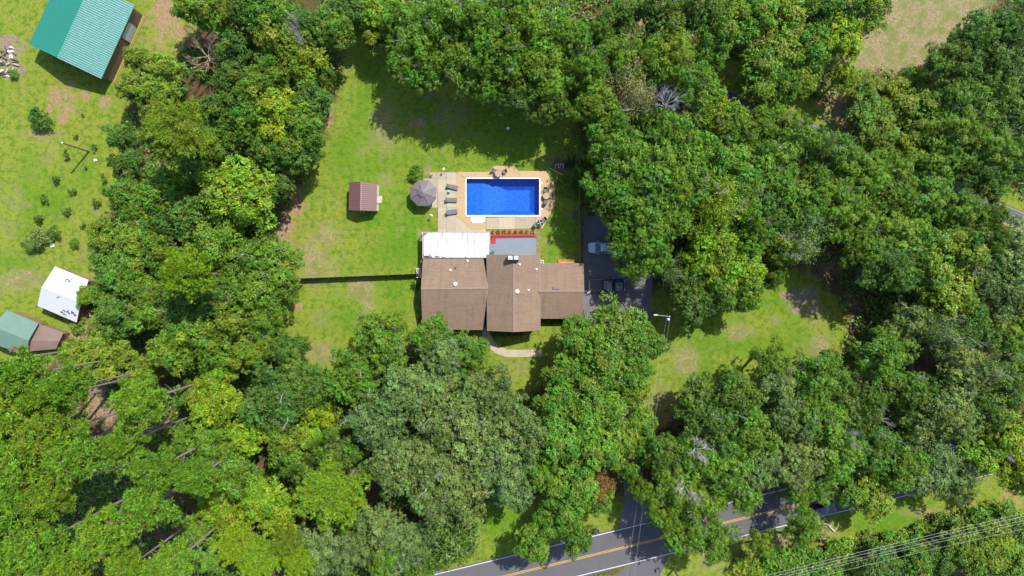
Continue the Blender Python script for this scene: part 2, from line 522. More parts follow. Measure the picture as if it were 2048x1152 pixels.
dirt = blobs([
    (128, 205, 30, 46, .8), (172, 190, 16, 12, .9), (210, 203, 16, 14, .9), (118, 195, 14, 12, .8), (75, 265, 22, 14, .7), (100, 218, 12, 12, .9), (124, 240, 12, 14, .9),
    (330, 30, 40, 40, .9), (350, 70, 40, 40, .8), (595, 405, 16, 34, 1), (570, 450, 20, 34, 1), (655, 240, 14, 20, .9), (560, 520, 20, 16, .6), (598, 612, 14, 8, .9),
    (55, 545, 12, 6, .9), (180, 555, 40, 14, .7), (170, 670, 30, 20, .9), (140, 668, 20, 14, .8), (275, 730, 26, 18, 1), (190, 800, 24, 46, 1), (220, 830, 16, 20, 1),
    (235, 880, 14, 30, 1), (90, 1070, 24, 16, 1), (97, 955, 10, 12, 1), (125, 1110, 14, 10, .8), (1325, 835, 22, 26, .9), (1290, 860, 20, 30, .7), (1310, 690, 14, 30, .5),
    (905, 185, 60, 34, .5), (830, 250, 45, 40, .55), (1130, 265, 20, 12, .6), (1080, 300, 12, 8, .6), (1160, 590, 6, 60, .5), (1160, 470, 6, 60, .8), (2030, 985, 30, 26, .9),
    (1935, 1010, 24, 10, .6), (1650, 1075, 14, 12, .8), (1690, 140, 26, 24, .7), (1640, 210, 20, 20, .6), (1690, 240, 20, 40, .6), (1655, 520, 60, 60, .55), (1700, 600, 60, 60, .5),
    (1730, 560, 50, 40, .5), (1960, 720, 30, 40, .7), (1340, 545, 24, 14, .6), (1230, 40, 60, 40, .6), (1290, 30, 40, 40, .6), (758, 398, 6, 8, .7), (700, 430, 10, 6, .3), (640, 455, 18, 10, .5)])
ash = blobs([(15, 110, 32, 46, 1.0), (30, 140, 24, 22, .8), (1605, 600, 46, 34, .8), (1625, 620, 24, 20, .9), (1545, 640, 20, 14, .4), (1750, 90, 40, 30, .35), (1700, 110, 24, 30, .4)])

lush = blobs([(735, 200, 40, 90, 1), (790, 300, 60, 60, .8), (740, 430, 50, 50, .9), (800, 480, 60, 60, 1), (820, 430, 40, 80, .8), (690, 300, 40, 60, .6), (800, 590, 50, 50, 1), (690, 640, 60, 40, .7), (1120, 480, 40, 60, 1),
               (1500, 690, 110, 34, 1), (1420, 750, 60, 30, 1), (1560, 600, 50, 40, .7), (1000, 280, 150, 80, .8), (210, 150, 40, 60, .6), (60, 420, 40, 80, .7), (120, 420, 40, 60, .5), (30, 520, 60, 30, .6), (250, 40, 40, 50, .7),
               (1780, 1030, 120, 30, .9), (1000, 1060, 60, 60, .8), (870, 330, 60, 30, .7), (40, 200, 50, 60, .3), (160, 330, 40, 60, .5)])
nv = XX.size
me = bpy.data.meshes.new("ground")
co = np.zeros((nv, 3), np.float32)
co[:, 0], co[:, 1] = XX.ravel(), YY.ravel()
W, Hh = len(xs), len(ys)
ii = (np.arange(Hh - 1)[:, None] * W + np.arange(W - 1)[None, :]).ravel()
quads = np.stack([ii, ii + 1, ii + W + 1, ii + W], 1).astype(np.int32)
# leave the pool's opening free
PX0, PX1, PY0, PY1 = (933 - 1024) / 12, (1078.5 - 1024) / 12, (576 - 429) / 12 - .12, (576 - 357) / 12
cx = co[quads].mean(1)
quads = quads[~((cx[:, 0] > PX0 - .2) & (cx[:, 0] < PX1 + .2) & (cx[:, 1] > PY0 - .2) & (cx[:, 1] < PY1 + .2))]


def np_mesh(me, co, faces, smooth=False):
    k = faces.shape[1]
    me.vertices.add(len(co)); me.vertices.foreach_set("co", co.astype(np.float32).ravel())
    me.loops.add(faces.size); me.loops.foreach_set("vertex_index", faces.astype(np.int32).ravel())
    me.polygons.add(len(faces)); me.polygons.foreach_set("loop_start", np.arange(0, faces.size, k, dtype=np.int32))
    if smooth: me.polygons.foreach_set("use_smooth", np.ones(len(faces), bool))
    me.update(calc_edges=True)


np_mesh(me, co, quads)
for nm, arr in (("grass", grass), ("dry", dry), ("dirt", dirt), ("ash", ash), ("lush", lush)):
    a = me.attributes.new(nm, 'FLOAT', 'POINT')
    a.data.foreach_set("value", arr.astype(np.float32).ravel())


def ground_mat():
    m, nt, b = new_mat("lawn_soil_and_litter")
    co = node(nt, "ShaderNodeNewGeometry").outputs["Position"]
    at = {k: node(nt, "ShaderNodeAttribute", attribute_name=k).outputs["Fac"] for k in ("grass", "dry", "dirt", "ash", "lush")}
    big = noise(nt, co, 0.09, 5, 0.6)
    mid = noise(nt, co, 0.45, 6, 0.65)
    fine = noise(nt, co, 2.6, 5, 0.7)
    tiny = noise(nt, co, 9.0, 3, 0.7)
    lf = mth(nt, 'ADD', mth(nt, 'MULTIPLY', at["lush"], 0.75), mth(nt, 'MULTIPLY', mth(nt, 'SUBTRACT', big, 0.5), 2.2))
    lf = mth(nt, 'ADD', lf, mth(nt, 'MULTIPLY', mth(nt, 'SUBTRACT', mid, 0.5), 1.2))
    lawn = mix(nt, ramp(nt, lf, 0.0, 0.75), (0.180, 0.215, 0.026), (0.086, 0.188, 0.007))
    lawn = mix(nt, ramp(nt, mid, 0.50, 0.70, 0, 0.55), lawn, (0.225, 0.210, 0.065))
    lawn = mix(nt, ramp(nt, noise(nt, co, 1.1, 6, 0.7), 0.46, 0.62, 0, 0.8), lawn, (0.058, 0.132, 0.008))
    lawn = mix(nt, ramp(nt, noise(nt, co, 3.7, 4, 0.75), 0.60, 0.70, 0, 0.6), lawn, (0.30, 0.245, 0.12))
    lawn = mix(nt, ramp(nt, noise(nt, co, 0.8, 7, 0.75), 0.60, 0.70, 0, 0.55), lawn, (0.26, 0.215, 0.085))
    lawn = mix(nt, ramp(nt, fine, 0.46, 0.68, 0, 0.65), lawn, (0.070, 0.128, 0.014))
    lawn = mix(nt, ramp(nt, tiny, 0.52, 0.74, 0, 0.5), lawn, (0.24, 0.25, 0.07))
    wv = node(nt, "ShaderNodeTexWave")
    wv.inputs["Scale"].default_value = 0.21; wv.inputs["Distortion"].default_value = 2.5; wv.inputs["Detail"].default_value = 2.0
    nt.links.new(co, wv.inputs["Vector"])
    lawn = mix(nt, 1.0, lawn, mix(nt, wv.outputs["Fac"], (0.97, 0.97, 0.96), (1.02, 1.02, 1.02)), 'MULTIPLY')
    straw = mix(nt, ramp(nt, fine, 0.35, 0.7), (0.17, 0.145, 0.070), (0.31, 0.245, 0.135))
    straw = mix(nt, ramp(nt, tiny, 0.52, 0.70, 0, 0.7), straw, (0.42, 0.335, 0.205))
    straw = mix(nt, ramp(nt, mid, 0.42, 0.62, 0, 0.85), straw, (0.135, 0.160, 0.040))
    soil = mix(nt, ramp(nt, fine, 0.3, 0.7), (0.185, 0.115, 0.07), (0.34, 0.215, 0.13))
    litter = mix(nt, ramp(nt, mid, 0.35, 0.7), (0.115, 0.066, 0.036), (0.06, 0.043, 0.026))
    litter = mix(nt, ramp(nt, fine, 0.5, 0.75, 0, 0.7), litter, (0.20, 0.125, 0.07))
    litter = mix(nt, ramp(nt, noise(nt, co, 0.3, 6, 0.7), 0.46, 0.62, 0, 0.8), litter, (0.04, 0.075, 0.015))
    ashc = mix(nt, ramp(nt, fine, 0.3, 0.7), (0.13, 0.105, 0.09), (0.28, 0.205, 0.155))

    def edge(a, lo, hi):
        # ragged edges: the patch masks are broken up by the ground's own grain
        s = mth(nt, 'ADD', a, mth(nt, 'MULTIPLY', mth(nt, 'SUBTRACT', mid, 0.5), 1.9))
        s = mth(nt, 'ADD', s, mth(nt, 'MULTIPLY', mth(nt, 'SUBTRACT', fine, 0.5), 1.3))
        return ramp(nt, s, lo, hi)
    c = mix(nt, edge(at["grass"], 0.2, 0.6), litter, lawn)
    c = mix(nt, mth(nt, 'MULTIPLY', edge(at["dry"], 0.24, 0.85), 0.95), c, straw)
    c = mix(nt, mth(nt, 'MULTIPLY', edge(at["dirt"], 0.34, 0.85), 0.92), c, soil)
    c = mix(nt, mth(nt, 'MULTIPLY', edge(at["ash"], 0.35, 0.85), 0.92), c, ashc)
    nt.links.new(c, b.inputs["Base Color"])
    b.inputs["Roughness"].default_value = 0.95
    b.inputs["Specular IOR Level"].default_value = 0.1
    bn = node(nt, "ShaderNodeBump")
    bn.inputs["Strength"].default_value = 0.7
    bn.inputs["Distance"].default_value = 0.12
    nt.links.new(mth(nt, 'ADD', fine, tiny), bn.inputs["Height"])
    nt.links.new(bn.outputs[0], b.inputs["Normal"])
    return m


me.materials.append(ground_mat())
ground = props(bpy.data.objects.new("ground", me), kind="structure")
COL.objects.link(ground)


# ------------------------------------------------------------------ roads
def ribbon(name, pts, w0, w1, z, m, parent=None):
    """Strip along pixel polyline; w0/w1 offsets in metres to the two sides."""
    p = [P(u, v) for u, v in pts]
    mb = MB()
    vs = []
    for i, q in enumerate(p):
        d = (p[min(i + 1, len(p) - 1)] - p[max(i - 1, 0)]).normalized()
        n = Vector((-d.y, d.x, 0))
        for w in (w0, w1): vs.append((q.x + n.x * w, q.y + n.y * w, z))
    mb.add(vs, [(2 * i, 2 * i + 2, 2 * i + 3, 2 * i + 1)[::-1] for i in range(len(p) - 1)])
    o = mb.build(name, m, parent)
    for f in o.data.polygons: pass
    return o


def line1(u): return 1149 - 0.2484 * (u - 1024) + 10 * math.sin((u - 1024) / 420.0) * 0.25
R1 = [(u, line1(u)) for u in range(-200, 2400, 100)]
road = props(ribbon("road", R1, -3.15, 3.35, 0.012, M['asphalt']), kind="structure")
ribbon("edge_line", R1, 2.95, 3.08, 0.017, M['white_line'], road)
ribbon("edge_line", R1, -2.92, -2.79, 0.017, M['white_line'], road)
ribbon("centre_line", R1, 0.06, 0.17, 0.017, M['yellow_line'], road)
ribbon("centre_line", R1, -0.17, -0.06, 0.017, M['yellow_line'], road)


def line2(u): return 447 - 0.418 * (2010 - u)
R2 = [(u, line2(u)) for u in range(900, 2500, 100)]
road2 = props(ribbon("road", R2, -3.0, 3.0, 0.012, M['asphalt']), kind="structure")
ribbon("edge_line", R2, 2.7, 2.79, 0.017, M['worn_line'], road2)
ribbon("edge_line", R2, -2.79, -2.7, 0.017, M['worn_line'], road2)
ribbon("centre_line", R2, 0.06, 0.17, 0.017, M['yellow_line'], road2)
ribbon("centre_line", R2, -0.17, -0.06, 0.017, M['yellow_line'], road2)

DR = [(1166, 433), (1215, 431), (1290, 445), (1305, 560), (1303, 638), (1276, 690), (1268, 800), (1276, 900), (1290, 1000), (1312, 1041), (1238, 1059),
      (1250, 1000), (1240, 900), (1230, 800), (1234, 720), (1222, 652), (1168, 646)]
mb = MB(); mb.add([P(u, v, 0.008) for u, v in DR], [tuple(range(len(DR)))[::-1]])
props(mb.build("driveway", M['drive']), kind="structure")
S2 = [(1218, 1152 + 30), (1232, 1150), (1262, 1128), (1320, 1113), (1336, 1118), (1320, 1152), (1318, 1182)]
mb = MB(); mb.add([P(u, v, 0.008) for u, v in S2], [tuple(range(len(S2)))[::-1]])
props(mb.build("driveway", M['asphalt']), kind="structure")

# ------------------------------------------------------------------ pool deck and patio, slab by slab
def slab(name, poly, z0, z1, m, parent, bevel=0.012):
    mb = MB()
    c = Vector((sum(p[0] for p in poly) / len(poly), sum(p[1] for p in poly) / len(poly)))
    sh = 0.012
    q = []
    for u, v in poly:
        p = P(u, v)
        d = Vector((P(*c).x - p.x, P(*c).y - p.y)).normalized() * sh
        q.append((p.x + d.x, p.y + d.y))
    mb.prism(q, z0, z1)
    return mb.build(name, m, parent, world=True)


bedp = [P(u, v) for u, v in [(859, 345), (912, 344), (912, 465), (876, 465), (876, 416), (860, 416), (842, 398), (842, 357), (859, 357)]]
mb = MB(); mb.prism([(p.x, p.y) for p in bedp], 0.004, 0.03)
patio = props(mb.build("patio", M['dark_joint']), kind="structure")
rows = [345, 357, 370, 385, 400, 415, 430, 444, 458, 465]
for i in range(len(rows) - 1):
    a, b_ = rows[i], rows[i + 1]
    slab("slab", [(893.5, a), (912, a), (912, b_), (893.5, b_)], 0.03, 0.072, M['concrete'], patio)
    x0 = 875 if a >= 357 else 874
    slab("slab", [(876 if a >= 415 else x0, a), (893, a), (893, b_), (876 if a >= 415 else x0, b_)], 0.03, 0.07, M['concrete'], patio)
slab("slab", [(859.5, 345), (873.5, 345), (873.5, 357), (859.5, 357)], 0.03, 0.07, M['concrete'], patio)
slab("slab", [(842, 357.5), (874.5, 357.5), (874.5, 386), (842, 386)], 0.03, 0.07, M['concrete'], patio)
slab("slab", [(842, 386), (874.5, 386), (874.5, 415.5), (860, 415.5), (842, 398)], 0.03, 0.07, M['concrete'], patio)

deck_polys = [
    [(912, 344), (950, 344), (950, 356), (931, 356), (920, 350)], [(912, 345), (920, 350), (931, 357), (931, 395), (912, 395)],
    [(912, 395), (931, 395), (931.5, 434), (924, 440), (912, 432)], [(950, 344), (978, 343.5), (978, 356), (950, 356)],
    [(978, 343.5), (988, 332), (1028, 332), (1037, 342), (1037, 355.5), (978, 355.5)],
    [(1037, 342), (1092, 342), (1080, 355.5), (1037, 355.5)], [(1092, 342), (1110, 374), (1110, 388), (1080, 388), (1080, 355.5)],
    [(1110, 388), (1110, 410), (1104, 420), (1080, 418), (1080, 388)], [(1104, 420), (1085, 457), (1070, 457), (1071, 431), (1080, 430), (1080, 418)],
    [(924, 440), (931.5, 434), (942, 434), (942, 446), (972, 446), (972, 459), (942, 459)], [(970, 433), (972, 433), (972, 446), (970, 446)]]
conc_polys = [[(972.5, 436), (997, 435), (997, 458.5), (972.5, 459)], [(997, 435), (1030, 434), (1030, 458), (997, 458.5)], [(1030, 434), (1070.5, 432), (1069.5, 457), (1030, 458)],
              [(912, 432.5), (924, 440.5), (942, 459), (942, 465), (912, 465)], [(942, 459), (972, 459), (972, 465), (942, 465)]]
mb = MB()
for pl in deck_polys + conc_polys:
    q = [P(u, v) for u, v in pl]
    mb.prism([(p.x, p.y) for p in q], 0.004, 0.028)
deck = props(mb.build("pool_deck", M['dark_joint']), kind="structure")
for pl in deck_polys: slab("deck_section", pl, 0.03, 0.085, M['tan_deck'], deck)
for pl in conc_polys: slab("slab", pl, 0.03, 0.08, M['concrete'], deck)

# swimming pool
pw = [P(933, 357.5), P(1078.5, 356.5), P(1078.5, 429), P(934, 432)]
pool = empty("swimming_pool", ((pw[0] + pw[2]) / 2), label="rectangular bright blue swimming pool set in a tan deck", cat="pool")
x0, x1, yt, yb = pw[0].x, pw[1].x, pw[0].y, pw[2].y - 0.12
d0, d1 = -1.1, -2.3
hx0, hx1, hy0, hy1 = P(1012, 0).x, P(1060, 0).x, yb + 1.1, yt - 1.6
mb = MB()
ring = [(x0, yb), (x1, yb), (x1, yt), (x0, yt)]
vs = [(x, y, 0.03) for x, y in ring] + [(x, y, d0) for x, y in ring] + [(hx0, hy0, d1), (hx1, hy0, d1), (hx1, hy1, d1), (hx0, hy1, d1)]
xm = P(965, 0).x
vs += [(xm, yb, d0), (xm, yt, d0)]
mb.add(vs, [(0, 1, 5, 12, 4), (1, 2, 6, 5), (2, 3, 7, 13, 6), (3, 0, 4, 7), (4, 12, 13, 7), (12, 8, 11, 13), (12, 5, 9, 8), (5, 6, 10, 9), (6, 13, 11, 10), (8, 9, 10, 11)])
mb.build("liner", M['liner'], pool, world=True)
mb = MB()
mb.add([(x0, yb, -0.10), (x1, yb, -0.10), (x1, yt, -0.10), (x0, yt, -0.10)], [(0, 1, 2, 3)])
mb.build("water", M['water'], pool, world=True)
mb = MB()
for (ax, ay, bx, by) in ((x0 - .1, yt, x1 + .1, yt + .16), (x0 - .16, yb - .16, x0, yt + .16), (x1, yb - .16, x1 + .16, yt + .16), (x0, yb - .22, x1, yb)):
    mb.box(((ax + bx) / 2, (ay + by) / 2, 0.05), (abs(bx - ax), abs(by - ay), 0.10))
mb.build("coping", M['white_plastic'], pool, world=True)
st = MB()
sx0, sx1, sy0, sy1 = P(942, 0).x, P(970, 0).x, P(0, 446).y, yb - 0.22
rr = 0.3
st.prism([(sx0, sy1), (sx0, sy0 + rr), (sx0 + rr, sy0), (sx1 - rr, sy0), (sx1, sy0 + rr), (sx1, sy1)], -0.1, 0.09)
stp = st.build("entry_steps", M['white_plastic'], pool, world=True, bevel=0.03)
mb = MB()
for i in range(3): mb.box(((sx0 + sx1) / 2, sy0 + 0.25 + 0.27 * i, 0.095 + 0.004 * i), (sx1 - sx0 - 0.5, 0.22, 0.02))
mb.box((sx1 - 0.25, sy1 - 0.35, 0.11), (0.14, 0.35, 0.05))
mb.build("tread", M['white_plastic'], stp, world=True)
for u, v in ((1082.3, 366.5), (1082.8, 418)):
    mb = MB(); q = P(u, v); mb.box((q.x, q.y, 0.095), (0.30, 0.30, 0.03)); mb.build("skimmer_lid", M['white_paint'], pool, world=True, bevel=0.01)
# garden walk
path = MB(); 
wl = [(1085, 699, 1085, 713), (1061, 699, 1061, 713.5), (1036, 699.5, 1036, 714.5), (1014, 699, 1012, 714), (998, 692, 990, 706), (986, 681, 975, 692), (979, 668, 966, 674), (976, 655, 962, 657)]
pa = [(a, b_) for a, b_, _, _ in wl] + [(c, d) for _, _, c, d in wl[::-1]]
path.prism([(P(*q).x, P(*q).y) for q in pa], 0.004, 0.02)
walk = props(path.build("garden_walk", M['dark_joint']), kind="structure")
for i in range(len(wl) - 1):
    a, b_ = wl[i], wl[i + 1]
    slab("slab", [(a[0], a[1]), (b_[0], b_[1]), (b_[2], b_[3]), (a[2], a[3])], 0.02, 0.06, M['concrete'], walk)


# ------------------------------------------------------------------ buildings
def up(p, dz): return Vector((p[0], p[1], p[2] + dz))


def gable(root, name, e0a, e0b, ra, rb, e1a, e1b, t, m, ridge_m=None, ribs=0, rib_m=None, cap_w=0.16, fascia=None):
    """Two roof slopes between eave e0, ridge r and eave e1 (a and b are the two gable ends)."""
    out = []
    for ea, eb in ((e0a, e0b), (e1a, e1b)):
        mb = MB(); top = [ea, eb, rb, ra]
        n = (Vector(eb) - Vector(ea)).cross(Vector(ra) - Vector(ea))
        if n.z < 0: top = top[::-1]
        mb.solid(top, t)
        if ribs:
            k = max(2, int((Vector(eb) - Vector(ea)).length / ribs))
            for i in range(k + 1):
                f = (i + 0.02) / (k + 0.04)
                a = Vector(ea).lerp(Vector(eb), f); c = Vector(ra).lerp(Vector(rb), f)
                d = (Vector(eb) - Vector(ea)).normalized() * 0.035
                h = Vector((0, 0, 0.035))
                b0 = Vector((0, 0, -0.002))
                mb.add([a - d * 1.4 + b0, a - d * .6 + h, a + d * .6 + h, a + d * 1.4 + b0, c - d * 1.4 + b0, c - d * .6 + h, c + d * .6 + h, c + d * 1.4 + b0],
                       [(0, 1, 5, 4), (1, 2, 6, 5), (2, 3, 7, 6), (0, 3, 2, 1), (4, 5, 6, 7)])
        out.append(mb.build(name, m, root, world=True))
    if ridge_m:
        mb = MB()
        d0 = (Vector(e0a) - Vector(ra)).normalized() * cap_w; d1 = (Vector(e1a) - Vector(ra)).normalized() * cap_w
        z = Vector((0, 0, 0.045))
        mb.add([ra + d0 + z, ra + z * 1.3, ra + d1 + z, rb + d0 + z, rb + z * 1.3, rb + d1 + z, ra + d0 - z, ra + d1 - z, rb + d0 - z, rb + d1 - z],
               [(0, 1, 4, 3), (1, 2, 5, 4), (0, 3, 8, 6), (2, 7, 9, 5), (0, 6, 7, 2, 1), (3, 4, 5, 9, 8)])
        mb.build("ridge_cap", ridge_m, out[0], world=True)
    if fascia:
        mb = MB()
        for a, b_ in ((e0a, e0b), (e1a, e1b), (e0a, ra), (ra, e1a), (e0b, rb), (rb, e1b)):
            a, b_ = Vector(a), Vector(b_)
            mb.tube([up(a, -t * .6), up(b_, -t * .6)], 0.045, 4)
        mb.build("fascia", fascia, out[0], world=True)
    return out


def walls_under(root, e0a, e0b, ra, rb, e1a, e1b, inset, drop, m, name="wall"):
    """Gabled wall volume tucked below the roof."""
    e0a, e0b, ra, rb, e1a, e1b = [Vector(q) for q in (e0a, e0b, ra, rb, e1a, e1b)]
    ends = []
    ax = (rb - ra).normalized()
    for (e0, r, e1, s) in ((e0a, ra, e1a, 1), (e0b, rb, e1b, -1)):
        q0 = e0.lerp(r, inset / max(0.1, (e0 - r).length)); q1 = e1.lerp(r, inset / max(0.1, (e1 - r).length))
        o = ax * inset * s
        ends.append([Vector((q0.x + o.x, q0.y + o.y, 0)), Vector((q0.x + o.x, q0.y + o.y, q0.z - drop)), Vector((r.x + o.x, r.y + o.y, r.z - drop)),
                     Vector((q1.x + o.x, q1.y + o.y, q1.z - drop)), Vector((q1.x + o.x, q1.y + o.y, 0))])
    mb = MB(); mb.loft(ends)
    return mb.build(name, m, root, world=True), ends


# --- house
house = empty("house", P(1005, 590), label="long brown shingle-roofed house of three joined wings beside the pool", cat="house")
A = [P(846, 517, 2.75), P(967, 517, 2.75), P(842, 578, 4.5), P(976, 577, 4.5), P(845, 659, 2.2), P(966, 660, 2.2)]
B = [P(973, 509.5, 4.0), P(974, 661.5, 4.0), P(1027, 509, 5.9), P(1027, 664, 5.9), P(1079.5, 509.5, 4.0), P(1080.5, 661, 4.0)]
C = [P(1076, 527, 2.8), P(1167, 527, 2.8), P(1076, 583, 4.25), P(1168, 583, 4.25), P(1076, 637.5, 2.7), P(1167, 637, 2.7)]
for W6 in (A, B, C):
    gable(house, "roof", *W6, 0.2, M['shingle_cross' if W6 is B else 'shingle'], M['ridge'], fascia=M['trim'])
    walls_under(house, *W6, 0.45, 0.23, M['siding'])


def roof_z(W6, x, y):
    e0a, e0b, ra, rb, e1a, e1b = W6
    best = None
    for ea, eb in ((e0a, e0b), (e1a, e1b)):
        n = (eb - ea).cross(ra - ea)
        z = ea.z - (n.x * (x - ea.x) + n.y * (y - ea.y)) / n.z
        best = z if best is None else min(best, z)
    return best


def on_roof(W6, u, v):
    h = 4.0
    for _ in range(6):
        p = P(u, v, h); h = roof_z(W6, p.x, p.y)
    return P(u, v, h)


for W6, u, v, r in ((A, 911, 568, 0.34), (B, 1034.5, 583, 0.34)):
    p = on_roof(W6, u, v)
    mb = MB(); mb.cyl(p, 0.16, p.z - 0.1, p.z + 0.22, 14); mb.cyl(p, r, p.z + 0.22, p.z + 0.30, 18, r * 0.95); mb.cyl(p, r * .95, p.z + 0.30, p.z + 0.42, 18, r * .35)
    mb.build("turbine_vent", M['white_paint'], house, world=True)
for W6, u, v in ((A, 901, 540), (A, 935, 521.5), (B, 1039, 529), (B, 1073, 538.5), (B, 1057, 580), (A, 911, 536)):
    p = on_roof(W6, u, v)
    mb = MB(); mb.box((p.x, p.y, p.z + 0.03), (0.30, 0.30, 0.06)); mb.cyl(p, 0.09, p.z, p.z + 0.35, 10)
    mb.build("vent_pipe", M['white_paint'] if u != 911 else M['dark_metal'], house, world=True)
p = on_roof(C, 1112, 576)
mb = MB(); mb.box((p.x, p.y, p.z + 0.12), (1.15, 0.36, 0.24)); mb.build("roof_vent", mat("plum_vent", (0.16, 0.11, 0.15), 0.6), house, world=True, bevel=0.02)
p = on_roof(B, 1027.5, 517)
ch = MB(); ch.box((p.x - 0.05, p.y + 0.05, p.z + 0.15), (1.75, 0.75, 1.5)); cho = ch.build("chimney", M['dark_metal'], house, world=True)
for dx in (-0.5, 0.42):
    mb = MB(); mb.box((p.x - 0.05 + dx, p.y + 0.06, p.z + 1.02), (0.72, 0.62, 0.2)); mb.cyl((p.x - .05 + dx, p.y + .06), 0.2, p.z + 0.9, p.z + 1.22, 10)
    mb.build("flue_cap", M['steel'], cho, world=True, bevel=0.03)
# openings on the walls
def opening(root, name, c, s, m, frame=None):
    mb = MB(); mb.box(c, s); o = mb.build(name, m, root, world=True)
    if frame:
        f = MB(); t = 0.08
        ax = 0 if s[0] > s[1] else 1
        for sgn in (-1, 1):
            cc = list(c); ss = list(s); cc[2] += sgn * (s[2] / 2 + t / 2); ss[2] = t; ss[ax] += 2 * t; ss[1 - ax] += 0.03; f.box(cc, ss)
            cc = list(c); ss = list(s); cc[ax] += sgn * (s[ax] / 2 + t / 2); ss[ax] = t; ss[1 - ax] += 0.03; f.box(cc, ss)
        f.build("frame", frame, o, world=True)
    return o


cy = P(0, 660, 2.2).y + 0.42
for x in (-13.2, -10.4, -7.4): opening(house, "window", (x, cy - 0.0, 1.25), (1.2, 0.08, 0.95), M['glass'], M['trim'])
by = B[1].y + 0.45
for x in (-3.0, 2.9): opening(house, "window", (x, by, 1.6), (1.4, 0.08, 1.4), M['glass'], M['trim'])
opening(house, "door", (0.2, by, 1.05), (1.0, 0.08, 2.1), M['red'], M['trim'])
opening(house, "window", (8.5, C[4].y + 0.43, 1.5), (1.6, 0.08, 1.0), M['glass'], M['trim'])
gx = C[1].x - 0.45
opening(house, "garage_door", (gx, -0.3, 1.15), (0.08, 4.6, 2.2), M['white_paint'], M['trim'])
opening(house, "window", (A[0].x + 0.42, 2.0, 1.5), (0.08, 1.3, 1.0), M['glass'], M['trim'])

# --- white patio cover
pc = empty("patio_cover", P(912, 490), label="flat white panel-roofed patio cover with grey streaks between house and deck", cat="patio cover")
h = 2.75
n = 9
xs_ = [847 + (979 - 847) * i / n for i in range(n + 1)]
for i in range(n):
    a, b_ = xs_[i], xs_[i + 1]
    q = [P(a, 465.5, h - .12), P(b_ - 0.25, 465, h - .12), P(b_ - 0.25, 515.5, h + 0.14), P(a, 515.5, h + 0.14)]
    if i == 0: q = [P(856, 465.5, h - .12), P(b_ - .25, 465.5, h - .12), P(b_ - .25, 515.5, h + .14), P(850, 515.5, h + .14), P(847, 507, h + .09), P(847, 474, h - .08)]
    mb = MB(); mb.solid([v for v in q][::-1], 0.05); mb.build("panel", M['streak'], pc, world=True)
mb = MB()
for i in range(1, n):
    a = xs_[i]
    mb.tube([P(a - .1, 465.5, h - .10), P(a - .1, 515.5, h + .15)], 0.03, 4)
mb.build("seam", M['trim'], pc, world=True)
mb = MB()
q = [P(845.5, 464.5, h - .22), P(980, 464, h - .22), P(980, 516, h + .02), P(845.5, 516, h + .02)]
mb.solid(q[::-1], 0.10)
mb.build("under_deck", M['old_wood'], pc, world=True)
mb = MB()
for a, b_ in ((0, 1), (1, 2), (3, 0)): mb.tube([q[a], q[b_]], 0.075, 4)
mb.build("gutter", M['trim'], pc, world=True)
for u in (848, 890, 934, 977):
    mb = MB(); p = P(u, 467.5, 0); mb.box((p.x, p.y, 1.25), (0.12, 0.12, 2.5)); mb.build("post", M['white_paint'], pc, world=True)
for (pts) in ([(848, 512), (856, 511), (859, 513), (866, 514.3), (862, 515.3), (850, 515.2)], [(868, 512.8), (877, 512.5), (880, 514.5), (872, 515)], [(881, 512), (884, 514), (892, 514.3), (890, 515.2), (883, 515)],
              [(901, 514), (903, 513.6), (903, 515), (901, 515.1)], [(929, 513.5), (932, 513), (932.5, 514.8), (930, 515.2)], [(858, 508), (861, 511), (864, 513.5), (862, 513.8), (859, 511.5)]):
    mb = MB()
    q = [P(u, v, h + 0.145 - (515.5 - v) * 0.0052) for u, v in pts]
    mb.solid(q[::-1], 0.006); o = mb.build("torn_edge", M['stain'], pc, world=True)

# --- grey porch with red deck
pr = empty("porch", P(1026, 492), label="low flat grey-roofed porch over a red painted deck", cat="porch")
h = 2.6
q = [P(991.5, 477, h), P(1072, 476, h), P(1072, 510, h + .25), P(979.5, 510, h + .25), P(979.5, 489, h + .1), P(991.5, 488, h + .1)]
mb = MB(); mb.solid(q[::-1], 0.12); mb.build("roof", M['grey_roof'], pr, world=True)
mb = MB(); mb.tube([P(984, 475.3, h), P(1074, 474.6, h)], 0.09, 6); mb.build("gutter", M['dark_metal'], pr, world=True)
mb = MB(); mb.prism([(P(u, v).x, P(u, v).y) for u, v in ((980, 469.5), (1071, 468.5), (1071, 512), (980, 512))], 0.01, 0.35)
mb.build("deck", M['red'], pr, world=True)
for u in (982, 1012, 1042, 1070):
    mb = MB(); p = P(u, 478); mb.box((p.x, p.y, 1.42), (0.12, 0.12, 2.2)); mb.build("post", M['old_wood'], pr, world=True)
mb = MB(); a, b_ = P(981, 470.3, .95), P(1071, 469.4, .95)
mb.tube([a, b_], 0.11, 4); mb.build("railing", M['red'], pr, world=True)
bin_ = empty("storage_tub", P(985, 505, 0.36), label="green plastic tub on the grey porch roof's lower left corner", cat="tub")
bin_.location = P(985.3, 505.5, 2.86)
mb = MB(); mb.cyl((0, 0), 0.28, -0.02, 0.22, 14, 0.33); mb.build("body", mat("green_plastic", (0.02, 0.30, 0.17), 0.5), bin_)
mb = MB(); mb.cyl((0, 0), 0.3, 0.22, 0.25, 14); mb.build("rim", M['green_frame'], bin_)

# planting bed strip
mb = MB(); mb.prism([(P(u, v).x, P(u, v).y) for u, v in ((981, 460.5), (1073, 458), (1073, 468.2), (981, 469.2))], 0.004, 0.10)
props(mb.build("planting_bed", M['soil']), kind="structure")

